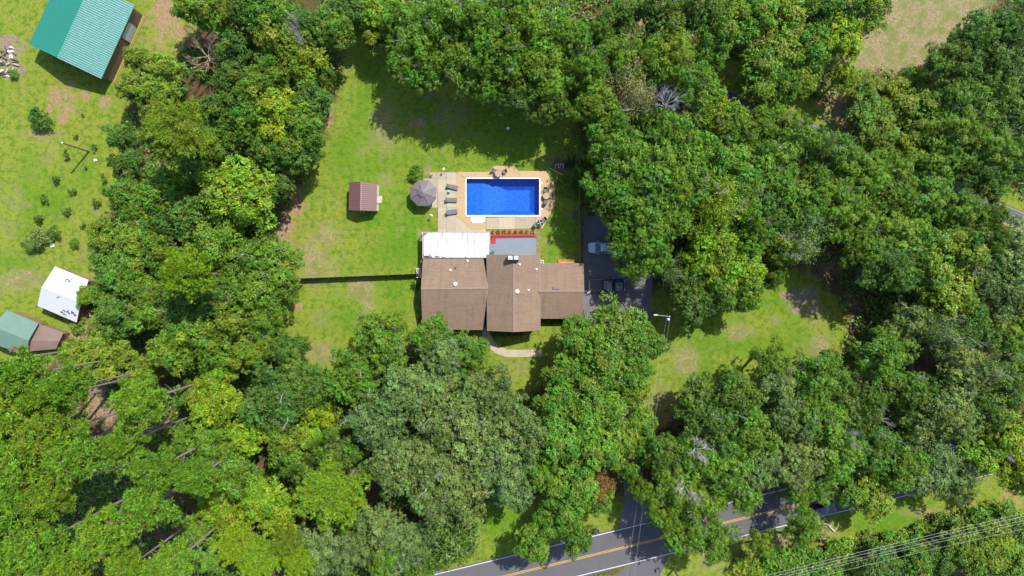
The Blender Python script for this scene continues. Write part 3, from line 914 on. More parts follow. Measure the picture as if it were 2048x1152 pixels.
# --- green metal barn
barn = empty("metal_barn", P(190, 60), label="large teal green metal barn with ribbed roof in the corner", cat="barn")
gd = (Vector((203, 157)) - Vector((58, 88)))
rd = Vector((66, -146))                      # along the ridge, in pixels
he, hr = 3.3, 5.3
q0 = [Vector((58, 88)), Vector((115, 115)), Vector((203, 157))]
D = [P(q0[0].x, q0[0].y, he), P(q0[0].x + rd.x, q0[0].y + rd.y, he), P(q0[1].x, q0[1].y, hr), P(q0[1].x + rd.x * 1.0, q0[1].y + rd.y, hr), P(q0[2].x, q0[2].y, he), P(q0[2].x + rd.x, q0[2].y + rd.y, he)]
slopes = gable(barn, "roof", *D, 0.1, M['teal_roof'], M['teal_roof'], ribs=0.36, cap_w=0.2)
M['sunlit_teal'] = mat("sunlit_teal_roof", (0.045, 0.195, 0.170), 0.36, amt=0.35, scale=2.2, spec=0.6, dirt=(0.02, 0.13, 0.105), damt=0.7, dscale=1.3)  # sun and sky sheen on this slope painted in as lighter, mottled teal
M['glint_rib'] = mat("painted_glint_rib", (0.20, 0.36, 0.34), 0.4, amt=0.4, scale=3.0, spec=0.6)  # bright glints along the ribs painted in as a paler colour
slopes[1].data.materials[0] = M['sunlit_teal']
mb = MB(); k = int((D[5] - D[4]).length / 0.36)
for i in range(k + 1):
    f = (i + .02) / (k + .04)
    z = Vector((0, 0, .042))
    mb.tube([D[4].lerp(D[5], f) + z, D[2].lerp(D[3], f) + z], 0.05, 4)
props(mb.build("rib", M['glint_rib'], slopes[1], world=True), kind="stuff")
wl_, ends = walls_under(barn, *D, 0.35, 0.14, M['brown_wall'])
# sliding door and timber railing along the right-hand side
e0, e1 = ends[0][4], ends[1][4]
ax = (e1 - e0).normalized(); nrm = Vector((ax.y, -ax.x, 0))
ang = math.atan2(ax.y, ax.x)
L = (e1 - e0).length
c = e0 + ax * L * 0.70 + nrm * 0.04
mb = MB(); mb.box((c.x, c.y, 1.25), (2.9, 0.06, 2.4), ang); dr = mb.build("sliding_door", M['grey_panel'], barn, world=True)
for s in (-1.5, 1.5):
    p = c + ax * s + nrm * .05; mb = MB(); mb.box((p.x, p.y, 1.25), (0.1, 0.08, 2.5), ang); mb.build("door_jamb", M['dark_metal'], dr, world=True)
off = nrm * 0.62
mb = MB()
for z in (0.12, 0.55):
    mb.tube([e0 + off + Vector((0, 0, z)), e1 + off + Vector((0, 0, z))], 0.06, 4)
mb.build("rail", M['wood'], barn, world=True)
pk = None
k = int(L / 0.42)
for i in range(k + 1):
    p = e0 + ax * (L * i / k) + off * 1.0
    if pk is None:
        mb = MB(); mb.box((0, 0, 0.36), (0.07, 0.05, 0.74)); pk = mb.build("picket", M['wood'], barn)
        o = pk
    else:
        o = pk.copy(); COL.objects.link(o); o.parent = barn
    o.location = p - barn.location; o.rotation_euler = (0, 0, ang)
mb = MB()
for i in range(int(L / 0.3)):
    p = e0 + ax * (0.15 + 0.3 * i) + nrm * 0.015
    mb.box((p.x, p.y, 1.45), (0.04, 0.03, 2.7), ang)
mb.build("batten", M['old_wood'], wl_, world=True)

# --- white shed
ws = empty("white_shed", P(125, 592), label="white metal-roofed shed with black mildew blotches near the orchard", cat="shed")
F = [P(110, 533, 2.5), P(177, 560, 2.5), P(83, 575, 3.6), P(161, 607, 3.6), P(75, 611.5, 2.5), P(153, 645, 2.5)]
gable(ws, "roof", *F, 0.08, M['white_roof'], M['grey_panel'], cap_w=0.06)
walls_under(ws, *F, 0.3, 0.12, M['brown_wall'])


def blotches(root, W6, spots, m, name, seed):
    r = random.Random(seed)
    for (u, v, s) in spots:
        p = on_roof(W6, u, v)
        # patch lying on the slope
        e0a, e0b, ra, rb, e1a, e1b = W6
        pts = []
        kk = 15
        for i in range(kk):
            a = 2 * PI * i / kk
            q = s / 12 * (r.uniform(0.2, 0.6) if r.random() < .5 else r.uniform(.6, 1.35))
            x, y = p.x + q * math.cos(a) * 1.2, p.y + q * math.sin(a)
            pts.append(Vector((x, y, roof_z(W6, x, y) + 0.012)))
        mb = MB(); mb.solid(pts, 0.008); mb.build(name, m, root, world=True)


rb_ = random.Random(12)
blotches(ws, F, [(135, 559, 2.6), (139, 562, 2.0), (143, 558.5, 1.7), (131.5, 562.5, 1.6), (115, 595, 2.2), (118.5, 594, 1.4)]
         + [(134 + rb_.gauss(0, 6.5), 624 + rb_.gauss(0, 4.2), rb_.uniform(.9, 2.9)) for _ in range(22)], M['stain'], "mildew_blotch", 3)
# firewood and oddments by its gable
for (u, v, rz, l, w, z, mm, label) in ((170, 618, .5, 1.1, .16, .10, 'wood', "long fresh yellow board leaning toward the white shed's gable"), (174, 628, 1.2, .9, .3, .08, 'old_wood', "weathered grey plank lying beside the white shed's gable"),
                                    (178, 622, 2.0, .7, .35, .16, 'orange', "orange plastic panel heaped beside the white shed's gable"), (176, 634, .2, .8, .4, .10, 'dark_metal', "dark metal sheet lying beside the white shed's gable"),
                                    (181, 629, 1.6, .6, .25, .22, 'white_paint', "white painted board among scrap beside the white shed's gable"), (171, 637, 2.6, .9, .12, .12, 'rust', "rusty brown bar at the white shed's lower right corner")):
    o = empty("scrap", P(u, v), rz, label, "scrap", "scrap beside the white shed")
    mb = MB(); mb.box((0, 0, z / 2), (l, w, z)); mb.box((l * .2, w * .5, z * .5 + .01), (l * .5, w * .35, z)); mb.build("board", M[mm], o, bevel=.01)

# --- faded green shed with rusty lean-to
gs = empty("old_shed", P(40, 668), label="faded green shed with a rusty lower roof at the left edge", cat="shed")
G = [P(14, 620, 2.9), P(77, 647, 2.9), P(-16, 652, 3.7), P(57, 681, 3.7), P(-30, 681, 2.9), P(53, 712, 2.9)]
gable(gs, "roof", *G, 0.1, M['old_green_roof'], None)
walls_under(gs, *G, 0.3, 0.13, M['brown_wall'])
G2 = [P(79, 648, 2.3), P(127, 665, 2.3), P(58, 681, 2.8), P(119, 682, 2.8), P(53, 703, 2.3), P(112, 698, 2.3)]
gable(gs, "lean_to_roof", *G2, 0.08, M['rust_roof'], None)
walls_under(gs, *G2, 0.25, 0.12, M['brown_wall'], "lean_to_wall")
blotches(gs, G, [(27, 698, 9), (33, 701, 8), (22, 700, 6)], M['rust'], "rust_patch", 5)

# --- maroon garden shed
ms = empty("garden_shed", P(728, 394), label="small maroon metal-roofed garden shed standing on the lawn", cat="shed")
Hs = [P(697.5, 420, 2.3), P(698.5, 365, 2.3), P(721, 420.5, 3.3), P(722, 364, 3.3), P(753, 421.5, 2.3), P(754, 367, 2.3)]
gable(ms, "roof", *Hs, 0.08, M['maroon_roof'], mat("pink_ridge", (0.26, 0.15, 0.155), 0.5), ribs=0.30, cap_w=0.11)
walls_under(ms, *Hs, 0.14, 0.1, M['cream'])
ex = Hs[4].x - 0.10
opening(ms, "door", (ex, Hs[4].y + 2.0, 1.0), (0.08, 1.2, 1.9), M['white_paint'], M['trim'])
slab("door_step", [(753, 391), (765, 392), (764, 406), (753, 406)], 0.01, 0.09, M['concrete'], ms)
wh = empty("hose_reel", P(728, 424.5, 0.0), label="round hose reel on the ground at the maroon shed's end", cat="hose reel")
mb = MB(); mb.tube([(0.34 * math.cos(a), 0.34 * math.sin(a), .06 + 0.004 * i) for i, a in enumerate([k * PI / 8 for k in range(34)])], 0.035, 6); mb.build("hose", M['green_frame'], wh)
mb = MB(); mb.cyl((0, 0), 0.1, 0.0, 0.3, 10); mb.cyl((-0.5, .05), 0.1, 0, 0.35, 8); mb.build("hub", M['white_paint'], wh)

# --- gazebo
gz = empty("gazebo", P(850, 390), label="octagonal dark grey gazebo with a two-tier roof beside the patio", cat="gazebo")
RG = 2.25
cg = gz.location
pan = None
for i in range(8):
    a0, a1 = PI / 8 + i * PI / 4, PI / 8 + (i + 1) * PI / 4
    mb = MB()
    ins = 0.008
    t = [(RG * math.cos(a0 + ins), RG * math.sin(a0 + ins), 2.3), (RG * math.cos(a1 - ins), RG * math.sin(a1 - ins), 2.3), (0.55 * math.cos(a1), 0.55 * math.sin(a1), 3.02), (0.55 * math.cos(a0), 0.55 * math.sin(a0), 3.02)]
    mb.solid([Vector(q) for q in t], 0.03)
    mb.build("roof_panel", M['purple_metal'], gz)
    mb = MB(); mb.solid([Vector(q) for q in ((0.78 * math.cos(a0), .78 * math.sin(a0), 3.08), (0.78 * math.cos(a1), .78 * math.sin(a1), 3.08), (0, 0, 3.42))], 0.03)
    mb.build("cupola_panel", M['purple_metal'], gz)
    mb = MB(); mb.tube([(RG * 1.005 * math.cos(a0), RG * 1.005 * math.sin(a0), 2.31), (.55 * math.cos(a0), .55 * math.sin(a0), 3.04)], 0.035, 4); mb.build("hip_rib", M['dark_metal'], gz)
    mb = MB(); mb.box((1.85 * math.cos(a0), 1.85 * math.sin(a0), 1.17), (0.09, 0.09, 2.34), a0); mb.build("post", M['dark_metal'], gz)
mb = MB(); mb.tube([(RG * math.cos(PI / 8 + k * PI / 4), RG * math.sin(PI / 8 + k * PI / 4), 2.27) for k in range(9)], 0.04, 4); mb.build("eave_beam", M['dark_metal'], gz)
mb = MB(); mb.cyl((0, 0), 0.06, 3.38, 3.55, 8, 0.02); mb.build("finial", M['dark_metal'], gz)


# ------------------------------------------------------------------ fences
def fence(name, a, b_, hgt, label, m, tilt=0.0):
    pa, pb = P(*a), P(*b_)
    root = empty(name, pa, math.atan2((pb - pa).y, (pb - pa).x), label, "fence")
    L = (pb - pa).length
    k = max(1, round(L / 2.4)); w = L / k
    ps = pn = None
    for i in range(k + 1):
        if ps is None:
            mb = MB(); mb.box((0, 0, hgt / 2 + .03), (0.11, 0.11, hgt + .1)); ps = mb.build("post", m, root); o = ps
        else: o = inst(ps, root)
        o.location = (w * i, 0, 0)
        if i == k: break
        if pn is None:
            mb = MB()
            nb = int(w / 0.155)
            rr_ = random.Random(5)
            for j in range(nb):
                mb.box(((j + .5) * w / nb, 0.07, hgt / 2 - .02 + rr_.uniform(-.02, .02)), (w / nb - 0.014, 0.022, hgt - 0.06))
            for z in (0.3, hgt * .5, hgt - .25): mb.box((w / 2, 0.03, z), (w, 0.05, 0.09))
            pn = mb.build("panel", m, root); o = pn
        else: o = inst(pn, root)
        o.location = (w * i, 0, 0)
    return root


fence("board_fence", (604, 558), (839, 548.5), 1.85, "grey weathered board fence running across the lawn to the house's left end", M['old_wood'])
fence("board_fence", (1158, 527), (1158.5, 322), 1.85, "tall board fence between the pool lawn and the driveway", M['old_wood'])
fence("board_fence", (1097, 527), (1158, 527), 1.2, "short low board fence along the garage wing's upper wall", M['wood'])

# timber planter by the garage wing
tp = empty("timber_planter", P(1125, 523.5), label="narrow orange-brown timber planter along the garage wing", cat="planter")
a, b_ = P(1117, 520), P(1149, 525.2)
for (cx_, cy_, sx_, sy_) in (((a.x + b_.x) / 2, a.y, b_.x - a.x, .07), ((a.x + b_.x) / 2, b_.y, b_.x - a.x, .07), (a.x, (a.y + b_.y) / 2, .07, a.y - b_.y), (b_.x, (a.y + b_.y) / 2, .07, a.y - b_.y)):
    mb = MB(); mb.box((cx_, cy_, .2), (sx_, sy_, .4)); mb.build("board", M['wood'], tp, world=True)
mb = MB(); mb.box(((a.x + b_.x) / 2, (a.y + b_.y) / 2, .16), (b_.x - a.x - .08, a.y - b_.y - .08, .3)); mb.build("soil", M['soil'], tp, world=True)


# ------------------------------------------------------------------ air conditioners, meters, dish
def aircon(u, v, label, s=0.8):
    r = empty("air_conditioner", P(u, v), 0, label, "air conditioner")
    mb = MB(); mb.box((0, 0, 0.4), (s, s, 0.76)); mb.build("cabinet", M['cream'], r, bevel=0.03)
    mb = MB(); mb.cyl((0, 0), s * .40, 0.775, 0.80, 18); mb.build("fan_grille", M['dark_metal'], r)
    mb = MB(); mb.cyl((0, 0), s * .15, 0.80, 0.83, 12); mb.build("fan_hub", M['steel'], r)
    return r


aircon(1082, 525, "cream air conditioner with round fan beside the garage wing")
aircon(838.5, 551.5, "pale air conditioner just below the fence at the house's left end", 0.75)
aircon(838.5, 541, "pale air conditioner just above the fence at the house's left end", 0.7)
mt = empty("meter_box", P(844, 522, 0), label="grey electric meter box on the house's upper left wall", cat="meter box")
mb = MB(); mb.box((0.12, 0, 1.4), (0.2, 0.5, 0.8)); mb.build("box", M['grey_panel'], mt)
mb = MB(); mb.tube([(0.1, 0, 0), (0.1, 0, 1.2)], 0.04, 6); mb.build("conduit", M['steel'], mt)

ds = empty("satellite_dish", P(1167, 582, 4.0), label="white satellite dish on the garage wing's ridge end", cat="satellite dish")
mb = MB()
ax_, kk = Vector((0.45, -0.65, 0.6)).normalized(), 16
u_ = ax_.orthogonal().normalized(); v_ = ax_.cross(u_)
rings = []
for rr_, dz in ((0.02, 0), (0.2, .03), (0.38, .10)):
    rings.append([tuple(Vector((0.75, -0.15, 0.5)) + (u_ * math.cos(2 * PI * k / kk) + v_ * math.sin(2 * PI * k / kk) * .85) * rr_ + ax_ * dz) for k in range(kk)])
mb.loft(rings + rings[1::-1])
mb.build("reflector", M['white_paint'], ds, smooth=True)
mb = MB(); mb.tube([(0, 0, 0), (0.3, 0, .25), (0.72, -.13, .48)], 0.035, 6); mb.tube([(0.72, -.2, .35), (0.98, -.62, .95)], 0.02, 5); mb.build("arm", M['steel'], ds)
mb = MB(); mb.box((0.98, -.62, .97), (.1, .1, .14)); mb.build("receiver", M['grey_panel'], ds)

# ------------------------------------------------------------------ patio furniture
def lounger(u, v, rz, label):
    r = empty("sun_lounger", P(u, v, 0.085), rz, label, "lounger", "sun loungers by the pool")
    r.location.z = 0.085 if u > 912 else 0.072
    mb = MB(); mb.box((0.28, 0, 0.33), (1.25, 0.62, 0.04)); mb.build("sling_bed", M['grey_sling'], r)
    mb = MB(); mb.solid([Vector(q) for q in ((-0.34, -.31, .36), (-.34, .31, .36), (-.92, .31, .74), (-.92, -.31, .74))][::-1], 0.04); mb.build("backrest", M['grey_sling'], r)
    mb = MB(); mb.box((-.84, 0, .74), (.2, .46, .09), 0, Matrix.Rotation(math.radians(33), 3, 'Y')); mb.build("headrest", M['charcoal_fabric'], r, bevel=.03)
    mb = MB()
    for s in (-1, 1): mb.tube([(-.36, s * .33, .33), (.95, s * .33, .33)], 0.025, 5)
    mb.tube([(.92, -.33, .33), (.92, .33, .33)], .025, 5)
    mb.build("frame", M['dark_metal'], r)
    for x in (-.7, .75):
        for y in (-.3, .3):
            mb = MB(); mb.tube([(x, y, 0), (x * .96, y, .33 if x > 0 else .45)], .022, 5); mb.build("leg", M['dark_metal'], r)
    return r


lounger(905, 374.5, math.radians(-13), "grey sun lounger nearest the top edge of the patio row")
lounger(903, 400.5, math.radians(-1), "grey sun lounger in the middle of the patio row")
lounger(904, 425, math.radians(9), "grey sun lounger nearest the white patio cover")


def side_table(u, v, label):
    r = empty("side_table", P(u, v), 0, label, "side table", "teal side tables between the loungers")
    r.location.z = 0.072
    mb = MB(); mb.cyl((0, 0), .18, .44, .48, 16); mb.build("table_top", M['teal'], r)
    mb = MB(); mb.cyl((0, 0), .05, .03, .44, 8); mb.cyl((0, 0), .2, 0, .03, 12); mb.build("pedestal", M['dark_metal'], r)


side_table(898.5, 383.5, "small teal side table below the topmost lounger")
side_table(899.5, 419.5, "small teal side table above the lowest lounger")


def pot(u, v, rad, label, z=0.072, plant=False, m='charcoal_fabric'):
    r = empty("flower_pot", P(u, v), 0, label, "pot", "pots on the patio")
    r.location.z = z
    mb = MB(); mb.cyl((0, 0), rad * .75, 0, rad * 1.5, 14, rad); mb.build("pot_body", M[m], r)
    mb = MB(); mb.cyl((0, 0), rad * .88, rad * 1.4, rad * 1.52, 12); mb.build("soil", M['dirt_soil'], r)


pot(897.5, 386, .17, "dark pot next to the upper teal side table")
pot(883, 349, .17, "lone round dark pot near the patio's top edge")
pot(862.5, 352.5, .2, "larger dark pot at the patio's top left corner")
pot(865, 349.5, .12, "smaller dark pot at the patio's top left corner", m='white_paint')
pot(859, 438.5, .22, "dark pot on the grass below the gazebo", z=0.0)


def chair(u, v, rz, label):
    r = empty("patio_chair", P(u, v), rz, label, "chair", "dark patio chairs round the pool")
    r.location.z = 0.087
    mb = MB(); mb.box((0.03, 0, .42), (.54, .54, .06)); mb.build("seat", M['grey_panel'] if False else M['grey_sling'], r, bevel=.02)
    mb = MB(); mb.solid([Vector(q) for q in ((-.24, -.29, .45), (-.24, .29, .45), (-.46, .27, .98), (-.46, -.27, .98))][::-1], .05); mb.build("backrest", M['charcoal_fabric'], r)
    for s in (-1, 1):
        mb = MB(); mb.tube([(-.34, s * .32, .66), (.26, s * .33, .64)], .03, 5); mb.build("armrest", M['dark_metal'], r)
        for x in (-.26, .26):
            mb = MB(); mb.tube([(x, s * .31, 0), (x, s * .31, .63)], .022, 5); mb.build("leg", M['dark_metal'], r)


def round_table(u, v, rad, m, label):
    r = empty("round_table", P(u, v), 0.3, label, "table")
    r.location.z = 0.087
    mb = MB(); mb.cyl((0, 0), rad, .69, .73, 24); t = mb.build("table_top", m, r)
    mb = MB(); mb.tube([(rad * math.cos(2 * PI * k / 24), rad * math.sin(2 * PI * k / 24), .715) for k in range(25)], .03, 5); mb.build("rim", M['dark_metal'], t)
    for k in range(4):
        a = PI / 4 + k * PI / 2
        mb = MB(); mb.tube([(rad * .75 * math.cos(a), rad * .75 * math.sin(a), 0), (rad * .35 * math.cos(a), rad * .35 * math.sin(a), .35), (rad * .8 * math.cos(a), rad * .8 * math.sin(a), .7)], .025, 5)
        mb.build("leg", M['dark_metal'], r)
    return r


round_table(996.5, 348.5, .58, M['wicker'], "round brown mosaic table on the deck's upper bump-out")
chair(989, 343, math.radians(-20), "dark patio chair left of the upper brown table")
chair(1008.5, 344.5, math.radians(205), "dark patio chair right of the upper brown table")
round_table(1092, 393, .56, M['wicker'], "round brown mosaic table at the pool's right end")
chair(1090.5, 381.5, math.radians(-85), "dark patio chair above the right-end table")
chair(1091, 404.5, math.radians(75), "dark patio chair below the right-end table")
chair(1101, 393.5, math.radians(180), "slim dark patio chair right of the right-end table")
gt = round_table(1080, 447, .5, M['glass'], "round glass table with pale frame in the deck's lower right corner")
mb = MB(); mb.tube([(-.5, 0, .745), (.5, 0, .745)], .03, 4); mb.tube([(0, -.5, .75), (0, .5, .75)], .03, 4); mb.build("cross_bar", M['white_paint'], gt)
chair(1087.5, 440, math.radians(-145), "dark patio chair upper right of the glass table")
chair(1072, 450.5, math.radians(35), "dark patio chair lower left of the glass table")

# fire pit bed with white chairs
sb = empty("timber_bed", P(1119, 331), math.radians(-28), "diamond-set timber framed bed of dark mulch above the deck", "raised bed")
SBX, SBY = 2.5, 2.3
mb = MB(); mb.box((0, 0, .06), (SBX, SBY, .1)); mb.build("mulch", M['dirt_soil'], sb)
for (x, y, sx_, sy_) in ((0, SBY / 2, SBX + .14, .14), (0, -SBY / 2, SBX + .14, .14), (SBX / 2, 0, .14, SBY - .14), (-SBX / 2, 0, .14, SBY - .14)):
    mb = MB(); mb.box((x, y, .14), (sx_, sy_, .26)); mb.build("timber", M['wood' if y < 0 else 'old_wood'], sb)


def white_chair(u, v, rz, label):
    r = empty("garden_chair", P(u, v, .11), rz, label, "chair", "white garden chairs in the timber bed")
    mb = MB(); mb.box((0, 0, .4), (.46, .46, .04)); mb.build("seat", M['charcoal_fabric'], r)
    mb = MB(); mb.tube([(-.24, -.24, .4), (-.3, -.22, .9), (-.3, .22, .9), (-.24, .24, .4)], .03, 5); mb.build("back_frame", M['white_paint'], r)
    for s in (-1, 1):
        mb = MB(); mb.tube([(-.26, s * .27, 0), (-.26, s * .27, .62), (.26, s * .27, .62), (.26, s * .27, 0)], .03, 5); mb.build("side_frame", M['white_paint'], r)


white_chair(1113.5, 334, math.radians(-85), "left of the two white-framed chairs in the timber bed")
white_chair(1123, 333.5, math.radians(-100), "right of the two white-framed chairs in the timber bed")

# swing frame by the fence
sw = empty("garden_swing", P(1149, 432), math.radians(90), "dark green garden swing standing against the driveway fence", "swing")
for s in (-1, 1):
    mb = MB(); mb.tube([(s * .85, -.5, 0), (s * .8, 0, 1.7), (s * .85, .5, 0)], .035, 6); mb.build("side_frame", M['steel'], sw)
mb = MB(); mb.tube([(-.8, 0, 1.7), (.8, 0, 1.7)], .035, 6); mb.build("top_bar", M['green_frame'], sw)
mb = MB(); mb.box((0, 0, .5), (1.3, .5, .06)); mb.build("seat", M['green_frame'], sw)
mb = MB(); mb.box((0, .26, .8), (1.3, .06, .55)); mb.build("backrest", M['green_frame'], sw)

# oddments on the lawn
for (u, v, rz, s, label) in ((887.5, 338, .7, (.42, .32, .05), "white rectangular board lying on the grass above the patio"), (863, 430.5, -.6, (.5, .22, .12), "white box lying on the grass below the gazebo"),
                          (192, 321, .3, (.4, .4, .3), "white bucket-sized box among the orchard saplings"), (106, 492, .2, (.5, .45, .3), "white box on bare soil at the orchard's lower end"),
                          (1016, 257, .3, (.5, .4, .2), "small white box in the shaded lawn above the pool")):
    o = empty("garden_box", P(u, v), rz, label, "box")
    mb = MB(); mb.box((0, 0, s[2] / 2), s); mb.build("body", M['white_paint'], o, bevel=.02)
    mb = MB(); mb.box((0, 0, s[2] + .008), (s[0] * .9, s[1] * .9, .015)); mb.build("lid", M['white_plastic'], o)

# burn pile at the left edge
bp = empty("burn_pile", P(14, 122), label="burnt brush pile with pale ash and charred logs at the left edge", cat="burn pile")
r = random.Random(4)
for i in range(26):
    x, y, a, l = r.uniform(-1.3, 1.6), r.uniform(-2.6, 2.2), r.uniform(0, PI), r.uniform(.5, 1.6)
    z = r.uniform(.08, .3)
    mb = MB(); d = Vector((math.cos(a), math.sin(a), r.uniform(-.06, .06))) * l / 2
    mb.tube([Vector((x, y, z)) - d, Vector((x, y, z)) + d * .2 + Vector((0, 0, .06)), Vector((x, y, z)) + d], [.12, .1, .06], 6)
    mb.build("log", M[['charred', 'old_wood', 'charred', 'dead_wood'][i % 4]], bp)
for i in range(9):
    x, y = r.uniform(-1.2, 1.2), r.uniform(-.4, 2.4) if i < 5 else r.uniform(-2.6, -1.2)
    mb = MB(); rad = r.uniform(.3, .6)
    pts = [(x + rad * r.uniform(.6, 1.1) * math.cos(k * PI / 4), y + rad * r.uniform(.6, 1.1) * math.sin(k * PI / 4)) for k in range(8)]
    vs = [(px, py, .01) for px, py in pts] + [(x + (px - x) * .5, y + (py - y) * .5, .16 + r.uniform(0, .12)) for px, py in pts]
    mb.add(vs, [(k, (k + 1) % 8, 8 + (k + 1) % 8, 8 + k) for k in range(8)] + [tuple(range(8, 16))])
    mb.build("ash_heap", M['ash'], bp)


# ------------------------------------------------------------------ vehicles
def ringx(x, w, z0, zs, zt, crown=0.0, tw=0.9):
    """One cross-section of a car body at station x."""
    return [(x, -w * .92, z0), (x, -w, z0 + .12), (x, -w, zs), (x, -w * tw, zt), (x, -w * tw * .5, zt + crown), (x, w * tw * .5, zt + crown), (x, w * tw, zt), (x, w, zs), (x, w, z0 + .12), (x, w * .92, z0)]


def wheels(r, xs, w, rad):
    for x in xs:
        for s in (-1, 1):
            mb = MB(); k = 16
            rg = [[(x + rad * math.cos(2 * PI * i / k), s * y, rad + rad * math.sin(2 * PI * i / k)) for i in range(k)] for y in (w - .22, w)]
            mb.loft(rg); o = mb.build("wheel", M['black'], r)
            mb = MB(); rg = [[(x + rad * .6 * math.cos(2 * PI * i / k), s * y, rad + rad * .6 * math.sin(2 * PI * i / k)) for i in range(k)] for y in (w - .05, w + .012)]
            mb.loft(rg); mb.build("rim", M['steel'], o)


def lamps(r, xf, xb, w, zf, zb):
    for s in (-1, 1):
        mb = MB(); mb.box((xf, s * w * .78, zf), (.22, w * .34, .16)); mb.build("headlight", M['headlamp'], r, bevel=.03)
        mb = MB(); mb.box((xb, s * w * .84, zb), (.12, w * .22, .24)); mb.build("tail_light", M['red_lamp'], r)


def mirrors(r, x, w, z, m):
    for s in (-1, 1):
        mb = MB(); mb.box((x, s * (w + .14), z), (.12, .24, .18)); mb.build("mirror", m, r, bevel=.03)


def pickup(u, v, rz, label):
    r = empty("pickup_truck", P(u, v), rz, label, "pickup")
    p = M['pickup_paint']
    mb = MB(); mb.loft([ringx(-2.85, .90, .45, .9, 1.0), ringx(-2.75, .98, .40, .95, 1.06), ringx(-.75, 1.0, .35, .98, 1.08), ringx(1.0, 1.0, .35, 1.0, 1.12), ringx(1.25, 1.0, .35, .98, 1.13, .04),
                        ringx(2.5, .97, .38, .93, 1.05, .05), ringx(2.85, .88, .42, .85, .95, .03), ringx(2.97, .76, .48, .75, .82)]); mb.build("body", p, r, smooth=False)
    mb = MB(); mb.box((-1.78, 0, 1.10), (1.95, 1.72, .05)); mb.build("bed_cover", M['tonneau'], r, bevel=.015)
    mb = MB()
    for s in (-1, 1): mb.box((-1.78, s * .92, 1.11), (2.0, .10, .06))
    mb.box((-2.80, 0, 1.08), (.08, 1.75, .07)); mb.build("bed_rail", p, r)
    # glasshouse and roof
    mb = MB(); mb.loft([[(-.78, -.86, 1.08), (-.60, -.70, 1.78), (-.60, .70, 1.78), (-.78, .86, 1.08)], [(.2, -.93, 1.10), (.2, -.74, 1.86), (.2, .74, 1.86), (.2, .93, 1.10)],
                        [(.75, -.93, 1.10), (.62, -.72, 1.80), (.62, .72, 1.80), (.75, .93, 1.10)], [(1.45, -.90, 1.12), (1.30, -.84, 1.2), (1.30, .84, 1.2), (1.45, .90, 1.12)]])
    mb.build("window_glass", M['glass'], r)
    mb = MB(); mb.loft([[(-.66, -.74, 1.77), (-.60, -.66, 1.84), (-.60, .66, 1.84), (-.66, .74, 1.77)], [(.1, -.79, 1.84), (.1, -.7, 1.93), (.1, .7, 1.93), (.1, .79, 1.84)], [(.72, -.76, 1.78), (.66, -.68, 1.86), (.66, .68, 1.86), (.72, .76, 1.78)]])
    rf = mb.build("roof", p, r)
    mb = MB(); mb.box((.25, 0, 1.925), (.6, .7, .02)); mb.build("sunroof", M['glass'], rf)
    mb = MB()
    for s in (-1, 1):
        mb.tube([(.68, s * .74, 1.82), (1.42, s * .89, 1.13)], .045, 5); mb.tube([(-.62, s * .72, 1.8), (-.80, s * .87, 1.08)], .05, 5); mb.tube([(.1, s * .78, 1.85), (.1, s * .95, 1.1)], .05, 5)
    mb.build("pillar", p, r)
    mb = MB(); mb.box((2.05, 0, 1.135), (1.1, .5, .05)); mb.build("hood_scoop", p, r, bevel=.02)
    for s in (-1, 1):
        for x in (-.3, .55):
            mb = MB(); mb.box((x, s * 1.004, .75), (.8, .02, .55)); d = mb.build("door", p, r)
            mb = MB(); mb.box((x - .25, s * 1.03, .92), (.16, .03, .04)); mb.build("handle", M['steel'], d)
    mb = MB(); mb.box((2.98, 0, .55), (.12, 1.7, .2)); mb.build("front_bumper", M['steel'], r, bevel=.03)
    mb = MB(); mb.box((-2.90, 0, .55), (.14, 1.8, .2)); mb.build("rear_bumper", M['steel'], r, bevel=.03)
    wheels(r, (-1.85, 1.85), 1.0, .40); lamps(r, 2.86, -2.84, .9, .82, .9); mirrors(r, 1.05, 1.0, 1.22, M['steel'])
    return r


